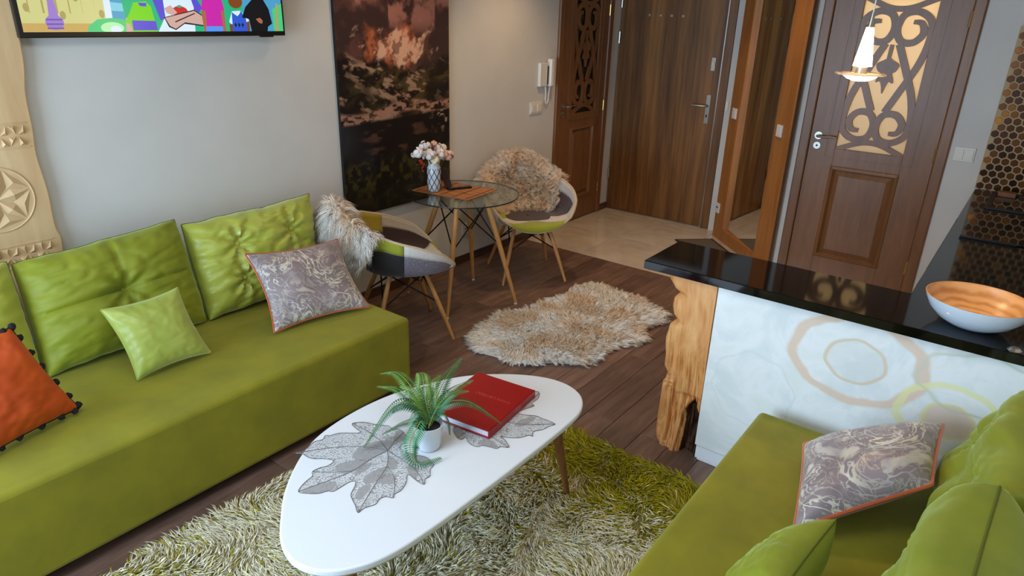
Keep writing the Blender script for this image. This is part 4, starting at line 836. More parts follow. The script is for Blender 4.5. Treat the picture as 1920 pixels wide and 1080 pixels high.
MB().prism(ol, ZTAB-0.022, ZTAB).build('tabletop', 'white_lacquer', ct, bevel=0.006, seg=3)
MB().prism([(1.4+(x-1.4)*0.985, 1.36+(y-1.36)*0.975) for x, y in ol], ZTAB-0.030, ZTAB-0.0225).build('underside', 'white_edge', ct)
for a, b in (((1.775, 1.118), (1.930, 1.142)), ((0.885, 1.185), (0.800, 1.12)), ((1.28, 1.60), (1.24, 1.70))):
    MB().tube([(a[0], a[1], ZTAB-0.031), (b[0], b[1], 0.004)], [0.021, 0.0105], 14).build('leg', 'leg_walnut', ct, smooth=True); 
# lace leaf doilies
def doily(label, pts, off, sc, veins, patches, tri):
    W = lambda p, z: pz(off[0]+p[0]/sc, off[1]+p[1]/sc, z)
    c = np.mean([W(p, ZTAB+0.001) for p in pts], 0); r = thing('leaf_doily', label, 'doily', (c[0], c[1], ZTAB+0.0005), 'lace leaf doilies')
    o2 = [W(p, ZTAB)[:2] for p in pts]; o2 = [q for q in spline(o2, 3, True)]
    MB().prism(o2, ZTAB+0.0006, ZTAB+0.0010).build('lace_net', 'lace', r)
    MB().tube([(q[0], q[1], ZTAB+0.0015) for q in o2], 0.0010, 5, closed=True).build('edging', 'lace_wire', r, smooth=True)
    for v in veins:
        vv_ = [W(p, ZTAB)[:2] for p in v]; MB().tube([(q[0], q[1], ZTAB+0.0016) for q in spline(vv_, 6)], 0.0008, 5).build('vein', 'lace_wire', r, smooth=True)
    for p_ in patches:
        q = [W(p, ZTAB)[:2] for p in p_]; q = spline(q, 4, True); MB().prism(q, ZTAB+0.0011, ZTAB+0.0014).build('satin_leaf', 'lace_satin', r)
    return r
doily('silvery lace leaf doily at the front end of the coffee table', [(60, 540), (130, 515), (200, 455), (270, 435), (290, 405), (330, 405), (400, 385), (535, 385), (565, 375), (525, 345), (500, 310), (590, 300), (680, 318), (780, 330), (820, 362), (850, 350), (900, 380), (925, 430), (905, 462), (870, 490), (910, 530), (1000, 556), (1080, 575), (1135, 630), (1108, 665), (1105, 720), (1068, 742), (1060, 785), (1000, 755), (935, 705), (920, 770), (880, 830), (826, 862), (820, 890), (760, 880), (710, 900), (680, 940), (590, 970), (545, 1005), (525, 950), (500, 900), (490, 860), (520, 800), (525, 760), (480, 765), (420, 800), (350, 840), (310, 835), (240, 855), (150, 855), (80, 840), (130, 770), (190, 720), (190, 685), (250, 655), (310, 640), (355, 600), (280, 585), (200, 585), (150, 570), (110, 545)], (540, 720), 4.153,
      [[(775, 520), (640, 590), (500, 680), (300, 760), (80, 840)], [(775, 520), (560, 490), (330, 500), (60, 540)], [(775, 520), (770, 640), (680, 780), (545, 1005)], [(775, 520), (900, 600), (1000, 680), (1060, 785)], [(775, 520), (700, 430), (600, 360), (500, 310)], [(775, 520), (830, 450), (900, 380)], [(770, 640), (830, 740), (820, 890)], [(500, 680), (350, 690), (190, 685)]],
      [[(500, 570), (560, 490), (680, 450), (800, 440), (820, 480), (700, 560), (600, 600)], [(370, 640), (480, 600), (620, 600), (560, 660), (420, 700)], [(510, 690), (640, 610), (640, 640), (560, 700)], [(600, 720), (770, 640), (750, 720), (650, 770), (600, 780)], [(820, 440), (860, 360), (910, 400), (905, 450)], [(880, 520), (960, 545), (1080, 580), (1120, 625), (1000, 620), (900, 580)], [(110, 835), (260, 780), (370, 760), (340, 830), (200, 852)], [(930, 640), (1000, 650), (1015, 700), (985, 740), (940, 700)], [(780, 560), (850, 600), (830, 660), (780, 650)], [(700, 760), (790, 690), (835, 770), (760, 780)], [(520, 880), (560, 810), (640, 780), (630, 830), (560, 900)]], None)
doily('silvery lace leaf doily under the red book', [(205, 765), (205, 805), (260, 890), (310, 910), (360, 880), (390, 940), (450, 985), (520, 1000), (560, 985), (650, 1000), (750, 1025), (800, 1000), (905, 1010), (880, 950), (840, 900), (800, 868), (900, 885), (1050, 885), (1160, 855), (1205, 870), (1215, 810), (1330, 785), (1420, 740), (1490, 715), (1400, 670), (1330, 645), (1250, 610), (1130, 600), (1020, 575), (1090, 530), (1225, 485), (1190, 450), (1270, 395), (1290, 320), (1230, 300), (1000, 330), (700, 420), (400, 560), (260, 680)], (820, 690), 6.75,
      [[(700, 600), (900, 690), (1150, 720), (1490, 715)], [(700, 600), (640, 800), (760, 920), (905, 1010)], [(700, 600), (900, 540), (1100, 480), (1290, 320)], [(700, 600), (480, 720), (260, 890)]],
      [[(215, 790), (300, 770), (350, 870), (310, 900), (250, 860)], [(510, 960), (600, 900), (700, 930), (770, 1010), (640, 990)], [(980, 720), (1080, 650), (1200, 620), (1230, 640), (1090, 740)], [(1060, 520), (1180, 470), (1210, 485), (1100, 525)]], None)
# red book
bc = np.array([1.672, 1.368]); ub = np.array([-0.993, -0.12]); vb = np.array([-0.12, 0.993]); B_ = np.array([1.843, 1.262])
bk = thing('book', 'thick red hardback book lying on the lace doily beside the fern', 'book', (bc[0], bc[1], ZTAB+0.0018))
def brect(a0, a1, b0, b1): return [B_+ub*a+vb*b for a, b in ((a0, b0), (a1, b0), (a1, b1), (a0, b1))]
BW, BH, zb = 0.325, 0.255, ZTAB+0.0018
MB().prism(brect(0, BW, 0, BH), zb, zb+0.003).build('back_cover', 'red_cover', bk, bevel=0.001); MB().prism(brect(0, BW, 0, BH), zb+0.027, zb+0.030).build('front_cover', 'red_cover', bk, bevel=0.001)
MB().prism(brect(0, BW, -0.001, 0.004), zb, zb+0.030).build('spine', 'red_cover', bk, bevel=0.0015)
MB().prism(brect(0.006, BW-0.008, 0.0045, BH-0.006), zb+0.0031, zb+0.0269).build('page_block', 'paper', bk)
fc = bpy.data.curves.new('title', 'FONT'); fc.body = 'CHAŁUBIŃSKI'; fc.size = 0.0195; fc.extrude = 0.0002; fc.space_character = 1.25
fo = bpy.data.objects.new('title_tmp', fc); COL.objects.link(fo); dg = bpy.context.evaluated_depsgraph_get(); dg.update(); tme = bpy.data.meshes.new_from_object(fo.evaluated_get(dg)); bpy.data.objects.remove(fo)
tme.materials.clear(); tme.materials.append(M['gold_print']); to = bpy.data.objects.new('title', tme); COL.objects.link(to); to.parent = bk
tp_ = pz(958, 755, zb+0.0303); rt = bk.location; to.location = (tp_[0]-rt[0], tp_[1]-rt[1], zb+0.0304-rt[2]); to.rotation_euler = (0, 0, math.atan2(vb[1], vb[0]))
# fern
PF = np.array([1.362, 1.350]); fn = thing('potted_fern', 'green fern with arching fronds in a small white pot on the coffee table', 'plant', (PF[0], PF[1], ZTAB+0.0005))
MB().lathe([(0.0, 0.0), (0.034, 0.0), (0.040, 0.01), (0.049, 0.088), (0.050, 0.092), (0.047, 0.092), (0.044, 0.078), (0.0, 0.078)], 36, (PF[0], PF[1], ZTAB+0.0018)).build('pot', 'ceramic', fn, smooth=True)
MB().lathe([(0.0, 0.0), (0.044, 0.0), (0.0, 0.008)], 20, (PF[0], PF[1], ZTAB+0.079)).build('soil', 'soil', fn)
crown = np.array([PF[0], PF[1], ZTAB+0.085])
def frond(tip, apex, mat, wmax=0.030, nl=38, start=None):
    c0 = crown+np.array([random.uniform(-0.015, 0.015), random.uniform(-0.015, 0.015), 0]) if start is None else start
    P = np.array(spline([c0]+[np.array(a) for a in apex]+[np.array(tip)], 14)); d = np.r_[0, np.cumsum(np.linalg.norm(np.diff(P, axis=0), axis=1))]; tot = d[-1]
    m = MB(); m.tube(P[::2], list(np.linspace(0.0022, 0.0009, len(P[::2]))), 5, m=1)
    s_ = np.linspace(0.14, 0.995, nl)*tot
    for q, s in enumerate(s_):
        p = np.array([np.interp(s, d, P[:, i]) for i in range(3)]); p2 = np.array([np.interp(min(s+0.004, tot), d, P[:, i]) for i in range(3)]); p1 = np.array([np.interp(max(s-0.004, 0), d, P[:, i]) for i in range(3)])
        t_ = nz(p2-p1); side = nz(np.cross(t_, [0, 0, 1])+1e-6); upn = np.cross(side, t_)
        f = s/tot; w_ = wmax*min(1.0, (f-0.05)/0.22)*(1-0.80*max(0, f-0.35)/0.65); lw = tot/nl*0.41; w_ *= 1.3
        for sg in (-1, 1):
            tipl = p+side*sg*w_+t_*w_*0.32-upn*w_*0.28; mid = p+side*sg*w_*0.5+t_*w_*0.13+upn*0.001
            m.add([p, mid+t_*lw, tipl, mid-t_*lw], [(0, 1, 2, 3)], 0)
    m.build('frond', [mat, 'fern_stem'], fn)
ft = [((1.213, 1.497, 0.468), [(1.345, 1.37, 0.60), (1.29, 1.43, 0.615)], 'fern_dark', 0.034), ((1.562, 1.203, 0.502), [(1.40, 1.33, 0.60), (1.475, 1.275, 0.600)], 'fern_dark', 0.028),
      ((1.419, 1.634, 0.600), [(1.368, 1.39, 0.61), (1.39, 1.51, 0.655)], 'fern_green', 0.028), ((1.378, 1.609, 0.575), [(1.36, 1.39, 0.59), (1.365, 1.49, 0.615)], 'fern_green', 0.024),
      ((1.430, 1.460, 0.660), [(1.37, 1.37, 0.62), (1.40, 1.41, 0.68)], 'fern_green', 0.034), ((1.602, 1.419, 0.660), [(1.40, 1.36, 0.59), (1.49, 1.39, 0.640)], 'fern_green', 0.026),
      ((1.610, 1.375, 0.585), [(1.41, 1.355, 0.57), (1.50, 1.365, 0.60)], 'fern_green', 0.026), ((1.300, 1.500, 0.468), [(1.345, 1.38, 0.55), (1.325, 1.44, 0.52)], 'fern_dark', 0.024),
      ((1.330, 1.268, 0.462), [(1.320, 1.340, 0.575), (1.262, 1.335, 0.52), (1.258, 1.30, 0.466)], 'fern_dark', 0.030), ((1.430, 1.318, 0.475), [(1.40, 1.33, 0.575), (1.425, 1.32, 0.53)], 'fern_green', 0.024),
      ((1.27, 1.42, 0.60), [(1.34, 1.37, 0.59), (1.31, 1.39, 0.62)], 'fern_dark', 0.030), ((1.50, 1.30, 0.62), [(1.39, 1.34, 0.59), (1.44, 1.32, 0.63)], 'fern_dark', 0.028), ((1.40, 1.53, 0.52), [(1.37, 1.40, 0.58), (1.39, 1.47, 0.57)], 'fern_green', 0.028), ((1.33, 1.44, 0.66), [(1.355, 1.37, 0.60), (1.345, 1.40, 0.655)], 'fern_green', 0.026), ((1.47, 1.40, 0.655), [(1.385, 1.36, 0.60), (1.42, 1.38, 0.65)], 'fern_green', 0.026), ((1.29, 1.37, 0.565), [(1.34, 1.35, 0.59), (1.315, 1.36, 0.60)], 'fern_dark', 0.028), ((1.45, 1.45, 0.60), [(1.38, 1.37, 0.60), (1.415, 1.41, 0.63)], 'fern_dark', 0.026)]
for tip, apx, mt, wm in ft: frond(tip, apx, mt, wm)

# ================================================================== RUGS
rg = thing('shag_rug', 'shaggy rug fading from lime green to cream under the coffee table', 'rug', (1.4, 1.4, 0))
RX0, RX1, RY0, RY1 = 0.10, 2.33, 0.60, 2.105
MB().box(RX0+0.02, RX1-0.01, RY0, RY1-0.01, 0.0008, 0.006).build('backing', 'rug_backing', rg)
N = 42000; x = RNG.uniform(RX0, RX1, N); y = RNG.uniform(RY0, RY1, N)
cl_ = fbm(x*14, y*14, 3, 4); p = np.clip(0.10+sm(1.78, 2.16, x+0.25*(cl_-0.5))*0.88+0.30*sm(0.95, 0.55, x), 0, 1); gsel = RNG.uniform(size=N) < p
cream = np.clip(np.array(S(240, 231, 200)[:3])*RNG.uniform(0.68, 1.08, (N, 1)), 0, 0.95); grn = np.array(S(176, 162, 30)[:3])*RNG.uniform(0.6, 1.15, (N, 1)); cols = np.where(gsel[:, None], grn, cream)
ang = 6.28*fbm(x*3.2, y*3.2, 3, 14)*2.2; tl = RNG.uniform(0.5, 1.3, N); D = np.stack([np.cos(ang)*tl*0.7+RNG.normal(0, 0.35, N), np.sin(ang)*tl*0.7+RNG.normal(0, 0.35, N), np.full(N, 0.9)], 1)
fur('pile', np.stack([x, y, np.full(N, 0.005)], 1), D, RNG.uniform(0.034, 0.056, N), 0.0028, 'fur_vcol', rg, bend=np.stack([np.cos(ang)*0.4, np.sin(ang)*0.4, -0.35*np.ones(N)], 1), curl=0.05, cols=cols)
def inpoly(P, x, y):
    c = np.zeros(len(x), bool); j = len(P)-1
    for i in range(len(P)):
        xi, yi = P[i][:2]; xj, yj = P[j][:2]; k = ((yi > y) != (yj > y)) & (x < (xj-xi)*(y-yi)/(yj-yi+1e-12)+xi); c ^= k; j = i
    return c
sk_px = [(882, 634), (905, 612), (925, 604), (932, 590), (955, 588), (985, 584), (1010, 572), (1060, 556), (1080, 540), (1105, 532), (1130, 536), (1160, 548), (1200, 562), (1248, 590), (1235, 604), (1215, 608), (1203, 620), (1208, 634), (1180, 642), (1150, 650), (1125, 656), (1122, 672), (1090, 680), (1040, 676), (1000, 680), (960, 674), (925, 664), (900, 656)]
skp = [pz(a, b, 0.015)[:2] for a, b in sk_px]; sc0 = np.mean(skp, 0)
ss = thing('sheepskin_rug', 'cream and tan sheepskin rug on the plank floor by the log post', 'rug', (sc0[0], sc0[1], 0))
MB().prism([tuple(q) for q in spline(skp, 3, True)], 0.0008, 0.008).build('hide', 'hide', ss)
N = 60000; bb0, bb1 = np.min(skp, 0), np.max(skp, 0); x = RNG.uniform(bb0[0], bb1[0], N); y = RNG.uniform(bb0[1], bb1[1], N); k = inpoly(skp, x, y); x, y = x[k][:7600], y[k][:7600]; N = len(x)
out = nz(np.stack([(x-sc0[0])*0.6, y-sc0[1], 0*x], 1)); edge = np.clip(np.hypot((x-sc0[0])/0.65, (y-sc0[1])/0.42), 0, 1.3)
cn = fbm(x*8+3, y*8, 4, 24); t_ = sm(0.36, 0.58, cn+0.10*(edge-0.6))[:, None]; cols = (np.array(S(236, 214, 186)[:3])*(1-t_)+np.array(S(252, 247, 238)[:3])*t_)*RNG.uniform(0.88, 1.06, (N, 1))
ang = 6.28*2*fbm(x*4, y*4, 3, 34); D = np.stack([np.cos(ang)*0.7, np.sin(ang)*0.7, np.full(N, 0.75)], 1)+out*(0.2+0.9*edge[:, None]**2)+RNG.normal(0, 0.25, (N, 3))*np.array([1, 1, 0.3])
D[:, 2] = np.maximum(D[:, 2], 0.35)
rt_, D, L_, cols, bn_ = lock(7, 0.005, np.stack([x, y, np.full(N, 0.011)], 1), D, RNG.uniform(0.04, 0.07, N), cols, out*0.3-np.array([0, 0, 0.38])); rt_[:, 2] = np.maximum(rt_[:, 2], 0.004)
fur('wool', rt_, D, L_, 0.0015, 'fur_vcol', ss, bend=bn_, curl=0.10, cols=cols, grp=7)

# ================================================================== GLASS TABLE
gt = thing('glass_table', 'round glass bistro table on splayed wooden legs with black wire bracing', 'table', (3.193, 2.812, 0))
GC = np.array([3.190, 2.812]); GZ = 0.72
MB().lathe([(0.0, GZ-0.008), (0.352, GZ-0.008), (0.355, GZ-0.005), (0.355, GZ-0.003), (0.352, GZ), (0.0, GZ)], 72, (GC[0], GC[1], 0)).build('glass_top', 'clear_glass', gt, smooth=True, angle=30)
MB().lathe([(0.3555, GZ-0.0078), (0.3570, GZ-0.006), (0.3570, GZ-0.002), (0.3555, GZ-0.0002)], 72, (GC[0], GC[1], 0), cap=False).build('glass_rim', 'glass_edge', gt, smooth=True)
feet = [(3.335, 2.473), (2.864, 2.655), (3.007, 3.147), (3.478, 2.966)]
tops = [tuple(GC+(np.array(f_)-np.array([3.171, 2.81]))*0.40) for f_ in feet]
for a, b in zip(tops, feet):
    MB().tube([(a[0], a[1], GZ-0.022), ((a[0]+b[0])/2, (a[1]+b[1])/2, GZ/2), (b[0], b[1], 0.012)], [0.017, 0.017, 0.011], 12).build('leg', 'beech', gt, smooth=True)
    MB().tube([(b[0]+(a[0]-b[0])*0.012, b[1]+(a[1]-b[1])*0.012, 0.014), (b[0], b[1], 0.0006)], 0.0112, 10).build('leg_tip', 'white_plastic', gt)
    MB().lathe([(0, 0), (0.022, 0), (0.022, 0.012), (0, 0.012)], 16, (a[0], a[1], GZ-0.0205)).build('glass_pad', 'steel', gt, smooth=True)
def lerp2(a, b, t): return tuple(np.array(a)*(1-t)+np.array(b)*t)
def bracing(tops, feet, z1, parent, t0=0.04, t1=0.42, r=0.0045):
    for i in range(4):
        j = (i+1) % 4
        f = lambda q, t: np.array([*lerp2(tops[q], feet[q], t), z1*(1-t)])
        MB().tube([f(i, t0), f(j, t1)], r, 6).build('wire_brace', 'black_metal', parent); MB().tube([f(j, t0), f(i, t1)], r, 6).build('wire_brace', 'black_metal', parent)
bracing(tops, feet, GZ-0.02, gt)
# bamboo place mat
pm = thing('place_mat', 'brown bamboo slat place mat on the glass table', 'place mat', (3.21, 2.89, GZ+0.0005))
q0, q1, q3 = np.array([3.072, 2.660]), np.array([3.392, 2.695]), np.array([3.018, 3.085])
ex, ey = q1-q0, q3-q0; nsl = 13
for i in range(nsl):
    c = q0+ex*(i+0.5)/nsl+ey*0.5; hw_ = np.linalg.norm(ex)/nsl*0.44
    MB().obox((c[0], c[1], GZ+0.0028), (*(nz(ex)*hw_), 0), (*(ey*0.5), 0), (0, 0, 0.0020)).build('slat', 'slat_brown', pm)
for f_ in (0.06, 0.28, 0.5, 0.72, 0.94):
    c = q0+ex*0.5+ey*f_; MB().obox((c[0], c[1], GZ+0.0050), (*(ex*0.5), 0), (*(nz(ey)*0.003), 0), (0, 0, 0.0006)).build('binding_thread', 'soil', pm)
for f_ in (0.0, 1.0):
    c = q0+ex*f_+ey*0.5; MB().obox((c[0], c[1], GZ+0.0028), (*(nz(ex)*0.006), 0), (*(ey*0.5), 0), (0, 0, 0.0024)).build('edge_binding', 'slat_brown', pm)
# vase and flowers
VC = np.array([3.090, 2.965]); ZV = GZ+0.0056; VH = 0.235
vs_ = thing('vase', 'white vase with black lattice pattern on the bamboo place mat', 'vase', (VC[0], VC[1], ZV))
vp = [(0.0, 0.0), (0.034, 0.0), (0.040, 0.006), (0.043, 0.05), (0.044, 0.12), (0.042, 0.15), (0.034, 0.165), (0.033, 0.195), (0.036, 0.208), (0.034, 0.208), (0.031, 0.195), (0.0, 0.18)]
MB().lathe(vp, 32, (VC[0], VC[1], ZV)).build('body', 'ceramic', vs_, smooth=True, angle=60)
for k in range(8):
    for sg in (-1, 1):
        P = []
        for i in range(15):
            z = 0.006+0.142*i/14; r = np.interp(z, [p_[1] for p_ in vp[2:6]], [p_[0] for p_ in vp[2:6]])+0.0008; th = 2*math.pi*k/8+sg*z/0.142*1.75; P.append((VC[0]+r*math.cos(th), VC[1]+r*math.sin(th), ZV+z))
        MB().tube(P, 0.0019, 5).build('lattice_line', 'black_plastic', vs_, smooth=True)
vm = (VC[0], VC[1], ZV+0.19)
fl_px = [(782, 288, 'petal_white', 0.034, 'white rose at the left of the bouquet'), (797, 275, 'petal_white', 0.032, 'white rose at the upper left of the bouquet'), (812, 271, 'petal_pink', 0.022, 'small pale pink rose at the top of the bouquet'), (818, 277, 'petal_white', 0.032, 'white rose at the upper middle of the bouquet'), (828, 279, 'petal_white', 0.030, 'white rose at the upper right of the bouquet'), (805, 292, 'petal_white', 0.038, 'white rose at the front of the bouquet'), (814, 300, 'petal_cream', 0.033, 'cream rose just above the vase mouth'), (826, 291, 'petal_white', 0.036, 'white rose at the right of the bouquet'), (840, 293, 'petal_pink', 0.036, 'large pink rose at the far right of the bouquet')]
for i, (a, b, mt, r, lb) in enumerate(fl_px):
    c = py_(a, b, VC[1]+(-0.035 if b > 285 else 0.01)); f_ = thing('rose', lb+' in the lattice vase', 'flower', (c[0], c[1], c[2]), 'roses in the lattice vase')
    rng = np.random.default_rng(100+i); 
    r *= 1.2; MB().sphere(c, r*0.62, 12, 8).build('heart', mt, f_, smooth=True)
    for k in range(11):
        ph = rng.uniform(0, 6.28); el = rng.uniform(-0.5, 1.2); d = np.array([math.cos(ph)*math.cos(el), math.sin(ph)*math.cos(el), math.sin(el)]); s1 = nz(np.cross(d, [0.3, 0.2, 1.0])); s2 = np.cross(d, s1); n_ = 6; P = np.zeros((n_, n_, 3))
        for p_ in range(n_):
            for q_ in range(n_):
                uu_, vv2 = (p_/(n_-1)-0.5)*2, (q_/(n_-1)-0.5)*2; sc2 = math.sqrt(max(0.05, 1-0.45*(uu_**2+vv2**2)+0.0)); P[p_, q_] = c+r*(d*(0.62+0.38*(1-0.5*(uu_**2+vv2**2)))+s1*uu_*0.55*sc2+s2*vv2*0.55*sc2)
        MB().grid(P).build('petal', mt, f_, smooth=True, solid=0.001)
    MB().tube(spline([vm, ((c[0]+vm[0])/2, (c[1]+vm[1])/2, (c[2]*0.55+vm[2]*0.45)), tuple(c-np.array([0, 0, r*0.4]))], 5), 0.002, 5).build('stem', 'stem_green', f_, smooth=True)
for i, (a, b, lb) in enumerate([(790, 303, 'orange red blossom spray hanging at the left of the vase'), (807, 279, 'orange red blossom spray between the white roses')]):
    c = py_(a, b, VC[1]-0.03 if i == 0 else VC[1]); f_ = thing('blossom_spray', lb, 'flower', tuple(c), 'orange sprays in the lattice vase'); rng = np.random.default_rng(200+i)
    for k in range(14):
        o_ = c+rng.normal(0, 0.016, 3)*np.array([1, 1, 1.5]); d = nz(rng.normal(size=3)); s1 = nz(np.cross(d, [0.1, 0.3, 1])); m = MB().add([o_, o_+d*0.010+s1*0.008, o_+d*0.024, o_+d*0.010-s1*0.008], [(0, 1, 2, 3)]); m.build('petal', 'petal_red', f_, solid=0.001)
    MB().tube([vm, tuple(c)], 0.0016, 5).build('stem', 'stem_green', f_)
# dark card stand + flat remote
cs = thing('card_stand', 'dark brown slanted card stand behind the lattice vase', 'card stand', (3.20, 2.94, GZ+0.0056))
a = pz(842, 352, GZ+0.006); b = py_(830, 316, a[1]+0.06); ax = nz(b-a); sd = np.array([0.72, -0.69, 0]); 
MB().obox((a+b)/2+ax*0.004, ax*np.linalg.norm(b-a)*0.5, sd*0.024, nz(np.cross(ax, sd))*0.003).build('card_panel', 'fab_brown', cs, bevel=0.002); MB().obox(a+np.array([0.0, 0.006, 0.003]), sd*0.03, np.array([0.69, 0.72, 0])*0.022, (0, 0, 0.003)).build('foot', 'fab_brown', cs, bevel=0.001)
rm0, rm1 = pz(838, 354, GZ+0.012), pz(883, 350, GZ+0.012); rx = (rm1-rm0)/2; rc = (rm0+rm1)/2
rm = thing('remote_control', 'slim black remote control lying on the place mat', 'remote control', (rc[0], rc[1], GZ+0.0056)); rn = nz(np.array([-rx[1], rx[0], 0]))
MB().obox((rc[0], rc[1], GZ+0.0125), (rx[0], rx[1], 0), rn*0.020, (0, 0, 0.0065)).build('case', 'black_plastic', rm, bevel=0.004)
for k in range(5): MB().obox((rc[0]+rx[0]*(-0.6+0.25*k), rc[1]+rx[1]*(-0.6+0.25*k), GZ+0.0195), nz(np.array([rx[0], rx[1], 0]))*0.005, rn*0.008, (0, 0, 0.0008)).build('button', 'grey_plastic', rm)

# ================================================================== PATCHWORK CHAIRS
TH = [0, 25, 45, 65, 88, 110, 135, 160, 180]; HR = [0.437, 0.450, 0.500, 0.565, 0.620, 0.655, 0.70, 0.785, 0.805]; RR = [0.272, 0.300, 0.345, 0.345, 0.330, 0.318, 0.308, 0.300, 0.298]
def shell(th, t):
    d = abs(((math.degrees(th)+180) % 360)-180); h = float(np.interp(d, TH, HR)); R_ = float(np.interp(d, TH, RR)); zs = 0.425
    f = t/0.62*0.87 if t < 0.62 else 0.87+0.13*math.sin((t-0.62)/0.38*math.pi/2); g = 0 if t < 0.45 else ((t-0.45)/0.55)**1.5
    r = R_*f; z = zs+0.012*t*t+(h-zs-0.012)*g
    if d < 60 and t > 0.70: z -= 0.048*((t-0.70)/0.30)**2*(1-(d/60)**2)
    return np.array([r*math.sin(th), r*math.cos(th)-0.01-(0.05*g if d > 120 else 0), z])
NTH, NTT = 72, 28
def chair(label, loc, rz, pattern, group):
    ch = thing('patchwork_chair', label, 'chair', (loc[0], loc[1], 0), group, rz=rz)
    G = np.array([[shell(2*math.pi*i/NTH, 0.02+0.98*j/(NTT-1)) for j in range(NTT)] for i in range(NTH)])
    cells = {}
    for i in range(NTH):
        for j in range(NTT-1):
            th = (i+0.5)*360/NTH; t = 0.02+0.98*(j+0.5)/(NTT-1); cells.setdefault(pattern(th if th <= 180 else th-360, t), []).append((i, j))
    for (pid, fab), cl in cells.items():
        m = MB(); ids = {}
        def vid(i, j):
            i %= NTH
            if (i, j) not in ids: ids[(i, j)] = len(m.v); m.v.append(tuple(G[i, j]))
            return ids[(i, j)]
        for i, j in cl: m.f.append((vid(i, j), vid(i+1, j), vid(i+1, j+1), vid(i, j+1))); m.m.append(0)
        m.build('fabric_patch', 'fab_'+fab, ch, smooth=True, angle=80, solid=0.018, local=True, off=0)
    rim = [shell(2*math.pi*i/NTH, 1.0) for i in range(NTH)]; MB().tube(rim, 0.0094, 8, closed=True).build('rim_piping', 'fab_beige', ch, smooth=True, local=True)
    MB().lathe([(0.0, 0.40), (0.10, 0.40), (0.10, 0.416), (0.0, 0.416)], 20).build('seat_bracket', 'black_metal', ch, local=True)
    ft_ = [(-0.232, 0.235), (0.232, 0.235), (0.232, -0.235), (-0.232, -0.235)]; tp2 = [(a*0.50, b*0.42) for a, b in ft_]
    for a, b in zip(tp2, ft_):
        MB().tube([(a[0], a[1], 0.412), ((a[0]+b[0])/2, (a[1]+b[1])/2, 0.21), (b[0], b[1], 0.0005)], [0.0125, 0.0145, 0.0095], 12).build('leg', 'beech', ch, smooth=True, local=True)
    for i in range(4):
        j = (i+1) % 4; f = lambda q, t: np.array([*lerp2(tp2[q], ft_[q], t), 0.41*(1-t)])
        MB().tube([f(i, 0.02), f(j, 0.45)], 0.0045, 6).build('wire_brace', 'black_metal', ch, local=True); MB().tube([f(j, 0.02), f(i, 0.45)], 0.0045, 6).build('wire_brace', 'black_metal', ch, local=True)
    return ch
# theta: 0 = front, +90 = right arm (local +x)
def pat1(th, t):
    if t < 0.40: return (0, 'beige') if th > 0 else (1, 'greyplum')
    if th < -140: return (2, 'plum')
    if -140 <= th < -95: return (3, 'olive') if t > 0.8 else (4, 'brown')
    if -95 <= th < -40: return (5, 'beige') if t > 0.86 else (6, 'brown')
    if -40 <= th < 15: return (7, 'olive') if t > 0.8 else (8, 'white')
    if 15 <= th < 98: return (9, 'white') if t > (0.80 if th < 50 else 0.90) else (10, 'greyplum')
    if 98 <= th < 135: return (11, 'lime') if t > 0.88 else (12, 'black')
    return (13, 'white') if t > 0.7 else (14, 'black')
def pat2(th, t):
    th = -th; e_ = (abs(th)/52)**2+((1-t)/0.62)**2
    if e_ < 1 and abs(th) < 70: return (0, 'lime')
    if t < 0.34: return (1, 'brown')
    if -75 < th < 75: return (2, 'white') if th < 0 else (3, 'white')
    if 75 <= th < 140: return (4, 'plum') if t < 0.86 else (5, 'white')
    if -140 < th <= -75: return (6, 'lime') if t < 0.86 else (7, 'white')
    return (8, 'beige') if th > 0 else (9, 'greyplum')
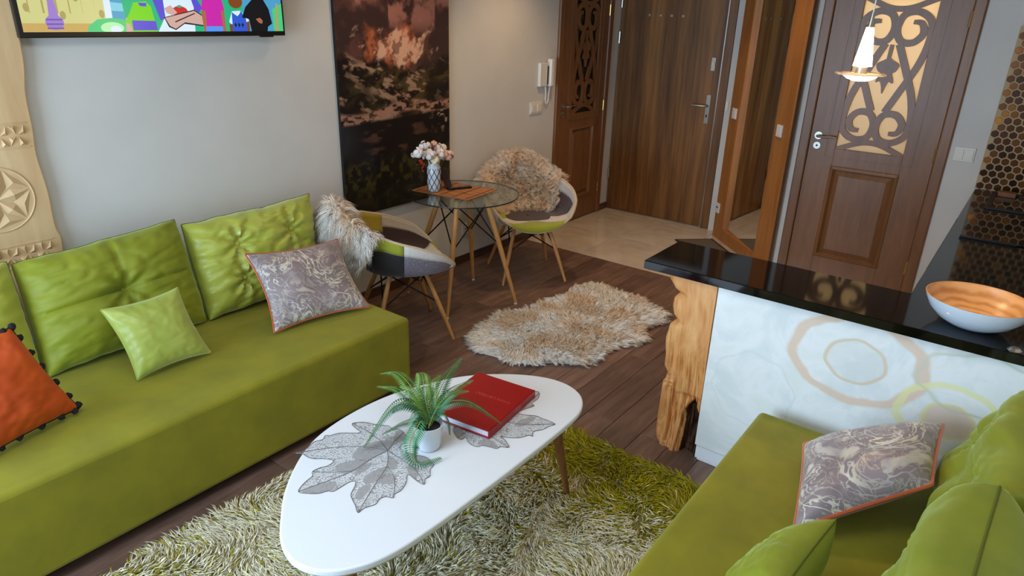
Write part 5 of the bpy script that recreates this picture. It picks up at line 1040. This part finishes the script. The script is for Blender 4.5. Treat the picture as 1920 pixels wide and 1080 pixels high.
# orientation: local +y is the facing direction
f1 = np.array([0.873, -0.487]); C1 = np.array([2.792, 2.635])-f1*0.235; rz1 = math.atan2(-f1[0], f1[1])
f2 = np.array([-0.615, -0.788]); C2 = np.array([3.713, 2.593])-f2*0.235; rz2 = math.atan2(-f2[0], f2[1])
ch1 = chair('patchwork fabric armchair between the green sofa and the glass table', C1, rz1, pat1, 'patchwork armchairs')
ch2 = chair('patchwork armchair with lime seat front beside the narrow door', C2, rz2, pat2, 'patchwork armchairs')
def throw(label, loc, rz, a0, a1, inner, outer, n, cA, cB, ln, seed, drop, curl):
    """sheepskin folded over the chair back between angles a0..a1 (deg, 180 = back)"""
    r = thing('sheepskin_throw', label, 'sheepskin', (loc[0], loc[1], 0.45), 'sheepskin throws', rz=rz); rng = np.random.default_rng(seed)
    def pt(th, s):
        # s<0 inside, s>0 outside, 0 = rim
        if s < 0:
            t = 1+s*(1-inner); p_ = shell(th, t); q = shell(th, t-0.03); tn = nz(p_-q); rad = np.array([math.sin(th), math.cos(th), 0]); nn = nz(np.cross(tn, np.cross(rad, tn))); nn = nz(-rad*0.9+np.array([0, 0, 0.45])); return p_+nn*0.017, nn
        p_ = shell(th, 1.0); rad = np.array([math.sin(th), math.cos(th), 0]); k_ = min(1.0, s/0.15); q = p_+rad*(0.020*k_+0.012*s)+np.array([0, 0, 0.017*(1-k_)-outer*max(0, s-0.08)]); return q, nz(rad*k_+np.array([0, 0, 1.1*(1-k_)+0.05]))
    ths = np.radians(np.linspace(a0+7, a1-7, 26)); sv = np.r_[np.linspace(-1, 0, 10), np.linspace(0.03, 1, 14)]
    wob = lambda th: 1-0.22*abs(math.sin(th*5+seed))*0.9
    P = np.array([[pt(th, s*wob(th))[0] for s in sv] for th in ths]); P[..., 2] -= 0.45
    MB().grid(P).build('hide', 'hide', r, smooth=True, solid=0.004, local=True, off=0)
    th = np.radians(rng.uniform(a0, a1, n)); s = rng.uniform(-1, 1, n)*np.array([wob(q) for q in th]); pp = [pt(a, b) for a, b in zip(th, s)]; Rt = np.array([p_[0] for p_ in pp]); Nn = np.array([p_[1] for p_ in pp]); Rt[:, 2] -= 0.45
    cn = fbm(np.degrees(th)/9+seed, s*4+9, 3, seed); ang = 6.28*2*fbm(np.degrees(th)/14+3, s*3+5, 3, seed+4); lat = np.stack([np.cos(th), -np.sin(th), 0*th], 1)
    D = Nn*1.0+lat*(np.cos(ang)*0.55)[:, None]+np.stack([0*th, 0*th, np.sin(ang)*0.35-0.1], 1)+rng.normal(0, 0.18, (n, 3))
    t_ = sm(0.3, 0.7, cn+0.35*np.clip(s, 0, 1)-0.05)[:, None]; cols = (np.array(S(*cA)[:3])*(1-t_)+np.array(S(*cB)[:3])*t_)*rng.uniform(0.88, 1.04, (n, 1))
    bn_ = np.stack([0*th, 0*th, drop-0.25*rng.uniform(size=n)], 1)+lat*(np.cos(ang)*0.15)[:, None]
    Rt, D, L_, cols, bn_ = lock(7, 0.006, Rt, D, rng.uniform(ln*0.65, ln*1.1, n), cols, bn_)
    o = fur('wool', Rt, D, L_, 0.0014, 'fur_vcol', None, bend=bn_, curl=curl, cols=cols, seg=4, grp=7); o.parent = r
    return r
throw('long-haired cream sheepskin draped over the chair back next to the sofa', C1, rz1, 120, 216, 0.62, 0.13, 2600, (248, 220, 188), (254, 250, 244), 0.11, 3, -0.60, 0.06)
throw('curly tan sheepskin draped over the back of the chair by the door', C2, rz2, 112, 246, 0.42, 0.12, 3000, (252, 222, 192), (255, 244, 228), 0.085, 6, -0.30, 0.16)
